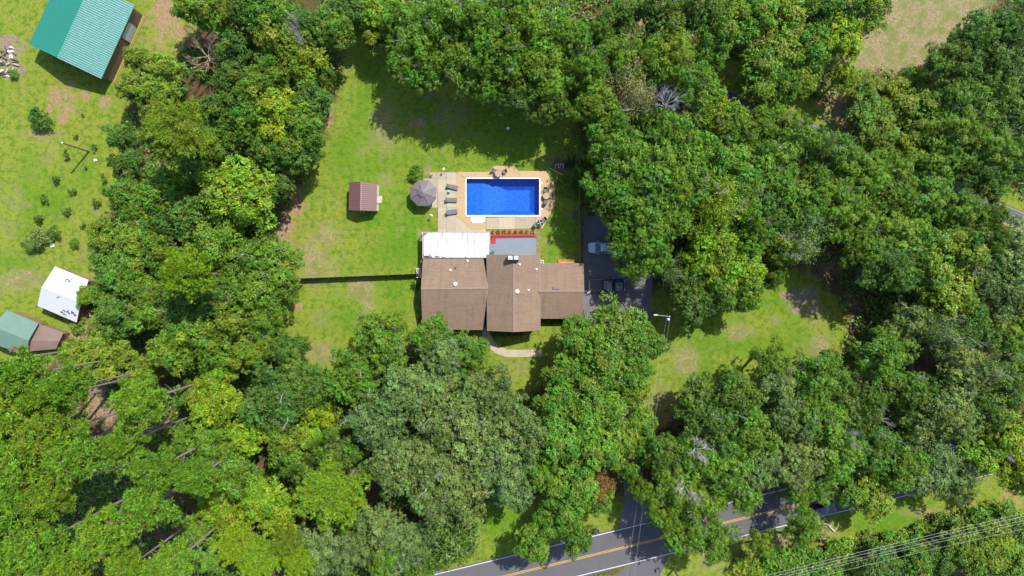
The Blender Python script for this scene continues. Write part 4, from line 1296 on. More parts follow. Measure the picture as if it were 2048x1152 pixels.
def car(u, v, rz, label, paint, suv=False, name="car"):
    r = empty(name, P(u, v), rz, label, "car")
    z = .2 if suv else 0
    mb = MB(); mb.loft([ringx(-2.3, .68, .42, .72, .84), ringx(-2.2, .82, .34, .82, .95), ringx(-1.6, .91, .28, .88, 1.0 + z * .3), ringx(0, .93, .25, .90, .98 + z * .3), ringx(1.0, .93, .25, .90, .98 + z * .3, .03),
                        ringx(1.8, .88, .28, .82, .90 + z * .4, .04), ringx(2.2, .74, .34, .70, .78 + z * .3, .03), ringx(2.33, .56, .42, .62, .68)]); mb.build("body", paint, r)
    b0, b1 = (-2.1, -1.75) if suv else (-1.85, -1.1)
    mb = MB(); mb.loft([[(b0, -.76, .95 + z * .3), (b1, -.60, 1.36 + z), (b1, .60, 1.36 + z), (b0, .76, .95 + z * .3)], [(-.3, -.86, .97 + z * .3), (-.3, -.66, 1.44 + z), (-.3, .66, 1.44 + z), (-.3, .86, .97 + z * .3)],
                        [(.35, -.86, .97 + z * .3), (.28, -.64, 1.38 + z), (.28, .64, 1.38 + z), (.35, .86, .97 + z * .3)], [(1.2, -.78, .98 + z * .3), (1.1, -.72, 1.02 + z * .3), (1.1, .72, 1.02 + z * .3), (1.2, .78, .98 + z * .3)]]); mb.build("window_glass", M['glass'], r)
    mb = MB(); mb.loft([[(b1 - .06, -.64, 1.34 + z), (b1, -.56, 1.40 + z), (b1, .56, 1.40 + z), (b1 - .06, .64, 1.34 + z)], [(-.4, -.70, 1.42 + z), (-.4, -.6, 1.49 + z), (-.4, .6, 1.49 + z), (-.4, .70, 1.42 + z)],
                        [(.36, -.67, 1.36 + z), (.3, -.58, 1.42 + z), (.3, .58, 1.42 + z), (.36, .67, 1.36 + z)]]); rf = mb.build("roof", paint, r)
    if suv:
        for s in (-1, 1):
            mb = MB(); mb.tube([(-1.4, s * .62, 1.46 + z), (-1.3, s * .62, 1.55 + z), (.1, s * .62, 1.55 + z), (.2, s * .62, 1.46 + z)], .03, 5); mb.build("roof_rack", M['steel'], rf)
    mb = MB()
    for s in (-1, 1):
        mb.tube([(.32, s * .66, 1.38 + z), (1.18, s * .77, .99 + z * .3)], .04, 5); mb.tube([(b1, s * .62, 1.37 + z), (b0, s * .76, .96 + z * .3)], .05, 5); mb.tube([(-.4, s * .68, 1.42 + z), (-.4, s * .87, .96 + z * .3)], .04, 5)
    mb.build("pillar", paint, r)
    for s in (-1, 1):
        for x in (-.85, .2):
            mb = MB(); mb.box((x, s * .932, .62), (.95, .02, .5)); d = mb.build("door", paint, r)
            mb = MB(); mb.box((x - .3, s * .955, .76), (.16, .03, .04)); mb.build("handle", M['steel'], d)
    wheels(r, (-1.4, 1.4), .93, .33); lamps(r, 2.16, -2.22, .72, .70 + z * .3, .78); mirrors(r, .75, .92, .98 + z * .3, paint)
    return r


pickup(1212.5, 570.5, 0.0, "dark teal pickup truck with covered bed parked beside the garage wing")
car(1203, 496, PI, "pale blue estate car with roof racks parked half under a tree", M['blue_paint'], True)
car(1640, 1017, math.atan(0.235), "black car driving on the road under the roadside trees", M['black_paint'])


# ------------------------------------------------------------------ poles, cables, roadside things
def upole(u, v, hgt, label, arm=None, rz=0.0, lean=(0, 0)):
    r = empty("utility_pole", P(u, v), rz, label, "pole")
    mb = MB(); mb.tube([(0, 0, 0), (lean[0] * .5, lean[1] * .5, hgt / 2), (lean[0], lean[1], hgt)], [.17, .145, .12], 10); mb.build("shaft", M['old_wood'], r)
    if arm:
        mb = MB(); mb.box((lean[0], lean[1], hgt - .4), (arm, .1, .12)); mb.build("crossarm", M['old_wood'], r)
        for s in (-.45, .45, 0):
            mb = MB(); mb.cyl((lean[0] + s * arm, lean[1]), .05, hgt - .34, hgt - .14 if s else hgt + .18, 8, .03); mb.build("insulator", M['grey_panel'], r)
    return r


o = upole(178, 303, 6.8, "plain utility pole standing alone among the orchard saplings")
mb = MB(); mb.box((0, 0, 6.6), (.5, .06, .06)); mb.build("bracket", M['steel'], o)
mb = MB(); mb.cyl((0, 0), .14, 6.8, 6.95, 8, .05); mb.build("cap", M['white_paint'], o)
tpole = upole(1314, 628.5, 9.0, "utility pole with transformer and street lamp below the driveway")
mb = MB(); mb.cyl((-.05, -.45), .24, 7.7, 8.6, 14); tr = mb.build("transformer", M['grey_panel'], tpole)
mb = MB(); mb.cyl((-.05, -.45), .26, 8.6, 8.68, 14, .16); mb.cyl((-.05, -.45), .05, 8.68, 8.9, 8); mb.build("lid", M['steel'], tr)
mb = MB(); mb.tube([(0, 0, 8.6), (-.9, .1, 9.1), (-1.9, .22, 9.2)], .03, 6); arm_ = mb.build("lamp_arm", M['grey_panel'], tpole)
mb = MB(); mb.box((-2.15, .25, 9.17), (.6, .22, .12)); mb.build("lamp_head", M['grey_panel'], arm_, bevel=.04)
mb = MB(); mb.cyl((0, 0), .12, 9.0, 9.1, 10, .06); mb.build("cap", M['grey_panel'], tpole)


def cable(a, b_, sag, rad, label, group):
    a, b_ = Vector(a), Vector(b_)
    o = empty("power_cable", a, 0, label, "cable", group)
    mb = MB(); k = 22
    mb.tube([(b_ - a) * (i / k) - Vector((0, 0, 4 * sag * (i / k) * (1 - i / k))) for i in range(k + 1)], rad, 5); mb.build("wire", M['cable'], o)


# pole across the road, just outside the frame's lower edge
spole = upole(1235, 1172, 9.0, "utility pole across the road at the picture's lower edge", arm=1.6)
pt, ps_ = tpole.location, spole.location
cable((pt.x + .12, pt.y, 8.9), (ps_.x + .6, ps_.y, 8.75), .9, .010, "right one of the two thin wires crossing the driveway mouth", "service wires over the driveway")
cable((pt.x - .2, pt.y, 8.2), (ps_.x - .6, ps_.y, 8.75), 1.1, .010, "left one of the two thin wires crossing the driveway mouth", "service wires over the driveway")
# transmission cables in the lower right corner, between two poles beyond the frame
NM = ["topmost", "second from the top", "third from the top", "fourth from the top", "fifth from the top", "lowest"]
hc = 11.0
pl = [((1560, 1143), (2048, 1026)), ((1567, 1147), (2048, 1031.5)), ((1578, 1150), (2048, 1040)), ((1598, 1150), (2048, 1045)), ((1640, 1152), (2048, 1057))]
ends_ = []
for i, (a, b_) in enumerate(pl):
    pa, pb = P(*a, hc), P(*b_, hc)
    d = (pb - pa)
    A_, B_ = pa - d * 0.45, pb + d * 0.5
    ends_.append((A_, B_))
    A_ = A_ + Vector((0, 0, .8)); B_ = B_ + Vector((0, 0, .8))
    cable(A_, B_, 0.9, .015 if i < 2 else .012, "%s of the five pale power cables in the lower right corner" % NM[i] if i < 4 else "lowest of the five pale power cables in the lower right corner", "power cables in the lower right corner")
for k in (0, 1):
    m_ = sum((e[k] for e in ends_), Vector()) / len(ends_)
    r = empty("utility_pole", (m_.x, m_.y, 0), math.atan2((ends_[0][k] - ends_[-1][k]).y, (ends_[0][k] - ends_[-1][k]).x), ["crossarm pole carrying the power cables beyond the bottom edge", "crossarm pole carrying the power cables beyond the right edge"][k], "pole")
    mb = MB(); mb.tube([(0, 0, 0), (0, 0, 12.2)], [.18, .13], 10); mb.build("shaft", M['old_wood'], r)
    w = (ends_[0][k] - ends_[-1][k]).length + .6
    mb = MB(); mb.box((0, 0, 11.7), (w, .12, .14)); mb.build("crossarm", M['old_wood'], r)


def mailbox(u, v, rz, label):
    r = empty("mailbox", P(u, v), rz, label, "mailbox")
    mb = MB(); mb.box((0, 0, .5), (.1, .1, 1.0)); mb.build("post", M['black'], r)
    mb = MB(); mb.loft([[(x, -.12, 1.0), (x, -.12, 1.16), (x, -.07, 1.25), (x, .07, 1.25), (x, .12, 1.16), (x, .12, 1.0)] for x in (-.28, .28)]); b2 = mb.build("box", M['dark_metal'], r)
    mb = MB(); mb.box((.1, .13, 1.2), (.03, .02, .2)); mb.build("flag", M['red'], b2)


mailbox(1196, 1059, math.radians(104), "black mailbox on the grass verge left of the driveway mouth")
mailbox(1316, 1135, math.radians(-76), "black mailbox below the road right of the gravel apron")
wb = empty("wheeled_bin", P(1190.5, 1059), math.radians(14), "dark wheeled bin beside the mailbox left of the driveway mouth", "bin")
mb = MB(); mb.loft([[(-.2, -.22, z), (.2, -.22, z), (.2, .22, z), (-.2, .22, z)] if z < .5 else [(-.28, -.28, z), (.28, -.28, z), (.28, .28, z), (-.28, .28, z)] for z in (.05, .95)]); mb.build("body", M['black'], wb)
mb = MB(); mb.box((0, 0, .98), (.6, .62, .06)); mb.build("lid", M['dark_metal'], wb, bevel=.02)


# ------------------------------------------------------------------ vegetation
def unit(v): return v / np.maximum(np.linalg.norm(v, axis=-1, keepdims=True), 1e-9)


def cards(rng, c, nrm, length, width, along=None, tint=None, hue=None, droop=0.0):
    """Diamond-shaped leaves: centres, normals, half lengths, half widths."""
    n = len(c)
    t = rng.normal(size=(n, 3)) if along is None else along + rng.normal(size=(n, 3)) * 0.25
    t = unit(t - nrm * (t * nrm).sum(1, keepdims=True))
    b = np.cross(nrm, t)
    L = length[:, None]; Wd = width[:, None]
    v = np.stack([c - t * L, c + b * Wd - nrm * L * .12, c + t * L - nrm * (L * .3), c - b * Wd - nrm * L * .12], 1)
    f = np.arange(4 * n).reshape(n, 4)
    return v.reshape(-1, 3), f, (rng.random(n) if tint is None else tint), (rng.random(n) if hue is None else hue)


def leaf_mesh(name, v, f, tint, hue, m):
    me = bpy.data.meshes.new(name)
    np_mesh(me, v, f)
    for nm, a in (("tint", tint), ("hue", hue)):
        at = me.attributes.new(nm, 'FLOAT', 'FACE')
        at.data.foreach_set("value", np.clip(a, 0, 1).astype(np.float32))
    me.materials.append(m)
    return me


def broad_crown(seed, nb, sprays, per, ll, zq=0.62, lob=0.2, up=0.55, aspect=0.5, zc=1.55, bough=(0.20, 0.36), spread=0.055, mname='leaf', name="crown"):
    """Lumpy crown of radius about 1: boughs on an uneven dome, sprays on boughs, leaves on sprays."""
    rng = np.random.default_rng(seed)
    az = rng.uniform(0, 2 * PI, nb)
    el = np.arcsin(np.clip(rng.uniform(-0.25, 1.0, nb), -1, 1))
    ph = rng.uniform(0, 2 * PI, 4)
    lobes = 1 + lob * (np.sin(2 * az + ph[0]) * .6 + np.sin(3 * az + ph[1]) * .6 + np.sin(5 * az + ph[2]) * .5)
    rad = rng.uniform(0.48, 0.90, nb) * lobes
    inner = rng.random(nb) < 0.18
    rad[inner] *= rng.uniform(0.2, 0.7, inner.sum())
    bc = np.stack([np.cos(az) * np.cos(el) * rad, np.sin(az) * np.cos(el) * rad, np.sin(el) * zq * np.clip(rad * 1.25, .5, 1.1) + zc + rng.normal(0, .05, nb)], 1)
    br = rng.uniform(*bough, nb)
    btint = rng.normal(0.0, 0.10, nb); bhue = rng.normal(0.0, 0.14, nb)
    N = nb * sprays
    bi = np.repeat(np.arange(nb), sprays)
    d = rng.normal(size=(N, 3)); d[:, 2] = np.abs(d[:, 2]) * 0.95 - 0.35
    d = unit(d)
    sl = rng.uniform(0.72, 1.08, N)
    sl *= 1 + 0.22 * np.sin(d[:, 0] * 7 + bi) * np.sin(d[:, 1] * 7 + bi * 1.7)
    s = bc[bi] + d * (br[bi] * sl)[:, None] * np.array([1, 1, 0.72])
    M_ = N * per
    si = np.repeat(np.arange(N), per)
    c = s[si] + rng.normal(size=(M_, 3)) * spread * np.array([1, 1, .7])
    nr = unit(d[si] * 0.5 + np.array([0, 0, up]) + rng.normal(size=(M_, 3)) * 0.42)
    L = rng.uniform(.7, 1.3, M_) * ll
    st = rng.normal(0, .10, N); sh = rng.normal(0, .12, N)
    tint = 0.5 + btint[bi][si] + st[si] + rng.normal(0, .14, M_)
    hue = 0.5 + bhue[bi][si] + sh[si] + rng.normal(0, .12, M_)
    along = d[si] + rng.normal(size=(M_, 3)) * .4
    v, f, tint, hue = cards(rng, c, nr, L, L * aspect, along, tint, hue)
    return leaf_mesh(name, v, f, tint, hue, M[mname]), bc, br, zc


def limbs(seed, bc, zc, trunk_r, m, nl=10, tips=10, top=0.95, tip_len=.22, base_split=.5):
    """Tapered trunk with limbs that reach the boughs, a few bare twig ends poking out."""
    rng = random.Random(seed)
    mb = MB()
    h = zc * top
    mb.tube([(0, 0, -0.05), (0, 0, .06), (rng.uniform(-.03, .03), rng.uniform(-.03, .03), h * .5), (rng.uniform(-.05, .05), rng.uniform(-.05, .05), h)], [trunk_r * 1.35, trunk_r, trunk_r * .75, trunk_r * .4], 8)
    idx = list(range(len(bc))); rng.shuffle(idx)
    for i in idx[:nl]:
        e = Vector(bc[i]); s = Vector((0, 0, h * rng.uniform(base_split, .95)))
        mid = s.lerp(e, .5) + Vector((rng.uniform(-.06, .06), rng.uniform(-.06, .06), rng.uniform(-.02, .08)))
        mb.tube([s, mid, e], [trunk_r * .45, trunk_r * .28, trunk_r * .1], 5)
    nbark = len(mb.f)
    for i in idx[:tips]:
        e = Vector(bc[i]) + Vector((0, 0, .10))

        def twig(p, d, l, r, k):
            q = p + d * l + Vector((rng.uniform(-1, 1), rng.uniform(-1, 1), rng.uniform(-.5, 1))) * l * .12
            mb.tube([p, p.lerp(q, .5) + Vector((rng.uniform(-1, 1), rng.uniform(-1, 1), 0)) * l * .08, q], [r, r * .8, r * .55], 3, caps=False)
            if k:
                for _ in range(rng.choice((2, 3))):
                    twig(q, (d + Vector((rng.uniform(-1, 1), rng.uniform(-1, 1), rng.uniform(-.3, .5))) * .75).normalized(), l * rng.uniform(.6, .85), r * .6, k - 1)
        twig(e, Vector((rng.uniform(-1, 1), rng.uniform(-1, 1), rng.uniform(.5, .9))).normalized(), tip_len * rng.uniform(.6, 1.0), .0075, 3)
    me = bpy.data.meshes.new("trunk")
    me.from_pydata(mb.v, [], mb.f); me.materials.append(m); me.materials.append(M['dead_wood'])
    for q in range(nbark, len(mb.f)): me.polygons[q].material_index = 1
    me.update()
    return me


def pine_crown(seed, tufts=430, zc=4.3, blades=30, mname='needle', tl=0.088, whorl=True):
    rng = np.random.default_rng(seed)
    bc = []
    nbr = 26
    for k in range(nbr):
        a = k * 2.399 + rng.uniform(-.3, .3)
        z = zc - 0.5 + 1.05 * k / nbr
        r = (1.0 - 0.62 * max(0, (k / nbr - .25)) / .75) * rng.uniform(.7, 1.05)
        bc.append((math.cos(a) * r, math.sin(a) * r, z + r * .15))
    bc = np.array(bc)
    t = []
    for i in range(tufts):
        k = rng.integers(nbr)
        f = rng.uniform(.35, 1.0) ** .8
        p = np.array([bc[k][0] * f, bc[k][1] * f, bc[k][2] - (1 - f) * .12])
        t.append(p + rng.normal(size=3) * np.array([.11, .11, .06]))
    t = np.array(t)
    N = len(t)
    tt = rng.normal(0, .13, N); th = rng.normal(0, .12, N)
    si = np.repeat(np.arange(N), blades)
    n = N * blades
    d = rng.normal(size=(n, 3)); d[:, 2] = np.abs(d[:, 2]) * 1.0 - .15
    d = unit(d)
    L = rng.uniform(.75, 1.2, n) * tl
    c = t[si] + d * (L * .75)[:, None]
    side = unit(np.cross(d, rng.normal(size=(n, 3))))
    nr = unit(np.cross(side, d) + np.array([0, 0, .001]))
    nr[nr[:, 2] < 0] *= -1
    v, f, tint, hue = cards(rng, c, nr, L, L * .17, d * 4, 0.5 + tt[si] + rng.normal(0, .12, n), 0.5 + th[si] + rng.normal(0, .1, n))
    return leaf_mesh("crown", v, f, tint, hue, M[mname]), bc, zc


def pine_trunk(seed, bc, zc, r=.052):
    rng = random.Random(seed)
    mb = MB()
    mb.tube([(0, 0, -.05), (rng.uniform(-.03, .03), rng.uniform(-.03, .03), zc * .4), (rng.uniform(-.05, .05), rng.uniform(-.05, .05), zc * .8), (0, 0, zc + .5)], [r * 1.15, r, r * .7, r * .2], 9)
    for b in bc:
        e = Vector(b)
        s = Vector((0, 0, e.z - .12 - rng.uniform(0, .1)))
        mid = s.lerp(e, .55) + Vector((rng.uniform(-.05, .05), rng.uniform(-.05, .05), rng.uniform(-.03, .05)))
        mb.tube([s, mid, e], [r * .3, r * .2, r * .08], 4, caps=False)
        if rng.random() < .5:
            e2 = mid + Vector((rng.uniform(-.3, .3), rng.uniform(-.3, .3), rng.uniform(0, .15)))
            mb.tube([mid, e2], [r * .14, r * .05], 4, caps=False)
    for k in range(7):       # bare dead stubs lower down
        a = rng.uniform(0, 6.3); z = zc * rng.uniform(.55, .82); l = rng.uniform(.2, .55)
        mb.tube([(0, 0, z), (math.cos(a) * l * .5, math.sin(a) * l * .5, z + .03), (math.cos(a) * l, math.sin(a) * l, z + rng.uniform(-.05, .12))], [r * .2, r * .14, r * .05], 4, caps=False)
    me = bpy.data.meshes.new("trunk"); me.from_pydata(mb.v, [], mb.f); me.materials.append(M['pine_bark']); me.update()
    return me


def bare_mesh(seed, zc, m, depth=4, spread=.55, up=.35, n0=7, name="branches", r0=.03):
    rng = random.Random(seed)
    mb = MB()

    def grow(p, d, l, r, k):
        q = p + d * l * .5 + Vector((rng.uniform(-1, 1), rng.uniform(-1, 1), rng.uniform(-1, 1))) * l * .08
        e = p + d * l
        mb.tube([p, q, e], [r, r * .8, r * .6], 5 if k > 2 else 4, caps=False)
        if k == 0: return
        for _ in range(rng.choice((2, 3, 3))):
            nd = (d + Vector((rng.uniform(-1, 1), rng.uniform(-1, 1), rng.uniform(-.7, .9))) * spread).normalized()
            grow(e if rng.random() < .7 else q, nd, l * rng.uniform(.6, .85), r * .58, k - 1)
    for i in range(n0):
        a = 2 * PI * i / n0 + rng.uniform(-.4, .4)
        grow(Vector((0, 0, zc * rng.uniform(.8, 1.0))), Vector((math.cos(a), math.sin(a), up + rng.uniform(-.2, .5))).normalized(), rng.uniform(.26, .4), r0, depth)
    me = bpy.data.meshes.new(name); me.from_pydata(mb.v, [], mb.f); me.materials.append(m); me.update()
    t = MB(); t.tube([(0, 0, -.05), (.03, .02, zc * .5), (0, 0, zc)], [r0 * 2.4, r0 * 2, r0 * 1.3], 8)
    mt = bpy.data.meshes.new("trunk"); mt.from_pydata(t.v, [], t.f); mt.materials.append(m); mt.update()
    return me, mt


PROTO = {}
def proto(kind, crown, trunk, hr): PROTO.setdefault(kind, []).append((crown, trunk, hr))


for s in range(4):       # spreading oaks: many small leaves, lumpy domes
    cm, bc, br, zc = broad_crown(100 + s, 72, 27, 13, .0285, .58, .24, .75, .48, 1.5, (.14, .26), .029)
    proto('oak', cm, limbs(s, bc, zc, .085, M['bark'], 14, (1, 3, 2, 4)[s]), 2.15)
for s in range(4):       # broadleaf: rounder, larger leaves
    cm, bc, br, zc = broad_crown(200 + s, 56, 27, 12, .0355, .70, .20, .75, .56, 1.7, (.16, .30), .035)
    proto('leafy', cm, limbs(20 + s, bc, zc, .07, M['bark'], 10, (0, 1, 1, 2)[s]), 2.5)
for s in range(3):       # dense round bushy crowns
    cm, bc, br, zc = broad_crown(300 + s, 54, 28, 12, .0335, .78, .16, .75, .56, 1.3, (.17, .29), .034)
    proto('dense', cm, limbs(40 + s, bc, zc, .07, M['bark'], 8, 1), 2.15)
for s in range(4):       # tall pines
    cm, bc, zc = pine_crown(400 + s)
    proto('pine', cm, pine_trunk(60 + s, bc, zc), 4.9)
for s in range(2):       # low bushy pines / round lime crown
    cm, bc, zc = pine_crown(450 + s, 700, 2.9, 26, 'needle', .066)
    proto('roundpine', cm, pine_trunk(80 + s, bc, zc, .05), 3.5)
for s in range(1):       # one big full-crowned pine
    cm, bc, zc = pine_crown(470, 800, 4.3, 24, 'needle', .062)
    proto('bigpine', cm, pine_trunk(85, bc, zc), 4.9)
cm, bc, br, zc = broad_crown(500, 40, 34, 6, .055, .75, .12, .4, .42, 1.5, (.22, .36), .07, 'gloss_leaf')
proto('magnolia', cm, limbs(90, bc, zc, .07, M['bark'], 8, 3), 2.25)
for s in range(2):       # sparse pale crown with bare wood showing
    cm, bc, br, zc = broad_crown(520 + s, 34, 26, 7, .034, .6, .2, .5, .45, 1.5, (.2, .34), .08)
    proto('sparse', cm, limbs(95 + s, bc, zc, .08, M['dead_wood'], 26, 9, tip_len=.3), 2.15)
for s in range(3):       # saplings and shrubs
    cm, bc, br, zc = broad_crown(600 + s, 8, 14, 6, .12, .8, .45, .5, .45, .85, (.2, .4), .10)
    proto('sapling', cm, limbs(110 + s, bc, zc, .05, M['bark'], 5, 0), 1.75)
for s in range(3):
    cm, bc, br, zc = broad_crown(650 + s, 20, 30, 7, .065, .7, .2, .55, .55, .6, (.26, .45), .06)
    proto('shrub', cm, limbs(120 + s, bc, zc, .05, M['bark'], 5, 0), 1.3)
for s in range(2):
    bm_, tm_ = bare_mesh(700 + s, 1.55, M['silver_wood'], 5, .6, .3, 8, r0=.024)
    proto('dead', bm_, tm_, 2.0)
bm_, tm_ = bare_mesh(720, 1.0, M['brown_twig'], 5, .6, .4, 8, r0=.022)
proto('bare', bm_, tm_, 1.9)

COLS = {'g': ((.112, .228, .018), 'mid green'), 'k': ((.084, .172, .020), 'dark green'), 'y': ((.155, .252, .018), 'yellow-green'), 's': ((.132, .208, .050), 'grey-green'),
        'l': ((.190, .310, .014), 'lime green'), 'p': ((.165, .305, .024), 'yellow-green'), 'o': ((.21, .225, .075), 'pale olive'), 'r': ((.30, .18, .04), 'rusty orange')}
KN = {'oak': ('oak_tree', 'spreading oak', 'tree'), 'leafy': ('broadleaf_tree', 'broadleaf tree', 'tree'), 'dense': ('broadleaf_tree', 'dense round tree', 'tree'), 'pine': ('pine_tree', 'tall pine', 'tree'),
      'bigpine': ('pine_tree', 'broad full-crowned pine', 'tree'), 'roundpine': ('pine_tree', 'round-topped pine', 'tree'), 'magnolia': ('magnolia_tree', 'glossy magnolia', 'tree'), 'sparse': ('oak_tree', 'sparse twiggy oak', 'tree'), 'sapling': ('sapling', 'orchard sapling', 'sapling'),
      'shrub': ('shrub', 'shrub', 'shrub'), 'dead': ('dead_tree', 'bare silver dead tree', 'tree'), 'bare': ('dead_tree', 'bare brown-twigged tree', 'tree')}
LM = [("the teal barn", 160, 80), ("the white shed", 125, 590), ("the rusty shed", 60, 668), ("the maroon shed", 725, 392), ("the gazebo", 848, 386), ("the swimming pool", 1005, 395), ("the house's left wing", 905, 590),
      ("the garage wing", 1123, 582), ("the pickup", 1212, 570), ("the blue car", 1203, 496), ("the transformer pole", 1325, 632), ("the straw field", 1820, 70), ("the ashy lawn patch", 1605, 605), ("the black car", 1640, 1017),
      ("the driveway mouth", 1275, 1040), ("the garden walk", 1040, 706), ("the orchard pole", 150, 297), ("the lower left corner", 0, 1152), ("the lower right corner", 2048, 1152), ("the upper right corner", 2048, 0),
      ("the lane's right end", 2040, 455), ("the lawn fence", 700, 553), ("the bottom edge's middle", 1024, 1152), ("the top edge's middle", 1024, 0), ("the right edge's middle", 2048, 700), ("the left edge's lower third", 0, 880),
      ("the timber bed", 1119, 331), ("the burn pile", 14, 122)]
SECT = ["right of", "upper right of", "above", "upper left of", "left of", "lower left of", "below", "lower right of"]
ORD = ["nearest", "second nearest", "third nearest", "fourth nearest", "fifth nearest", "sixth nearest", "seventh nearest", "eighth nearest", "ninth nearest", "tenth nearest", "eleventh nearest", "twelfth nearest"]

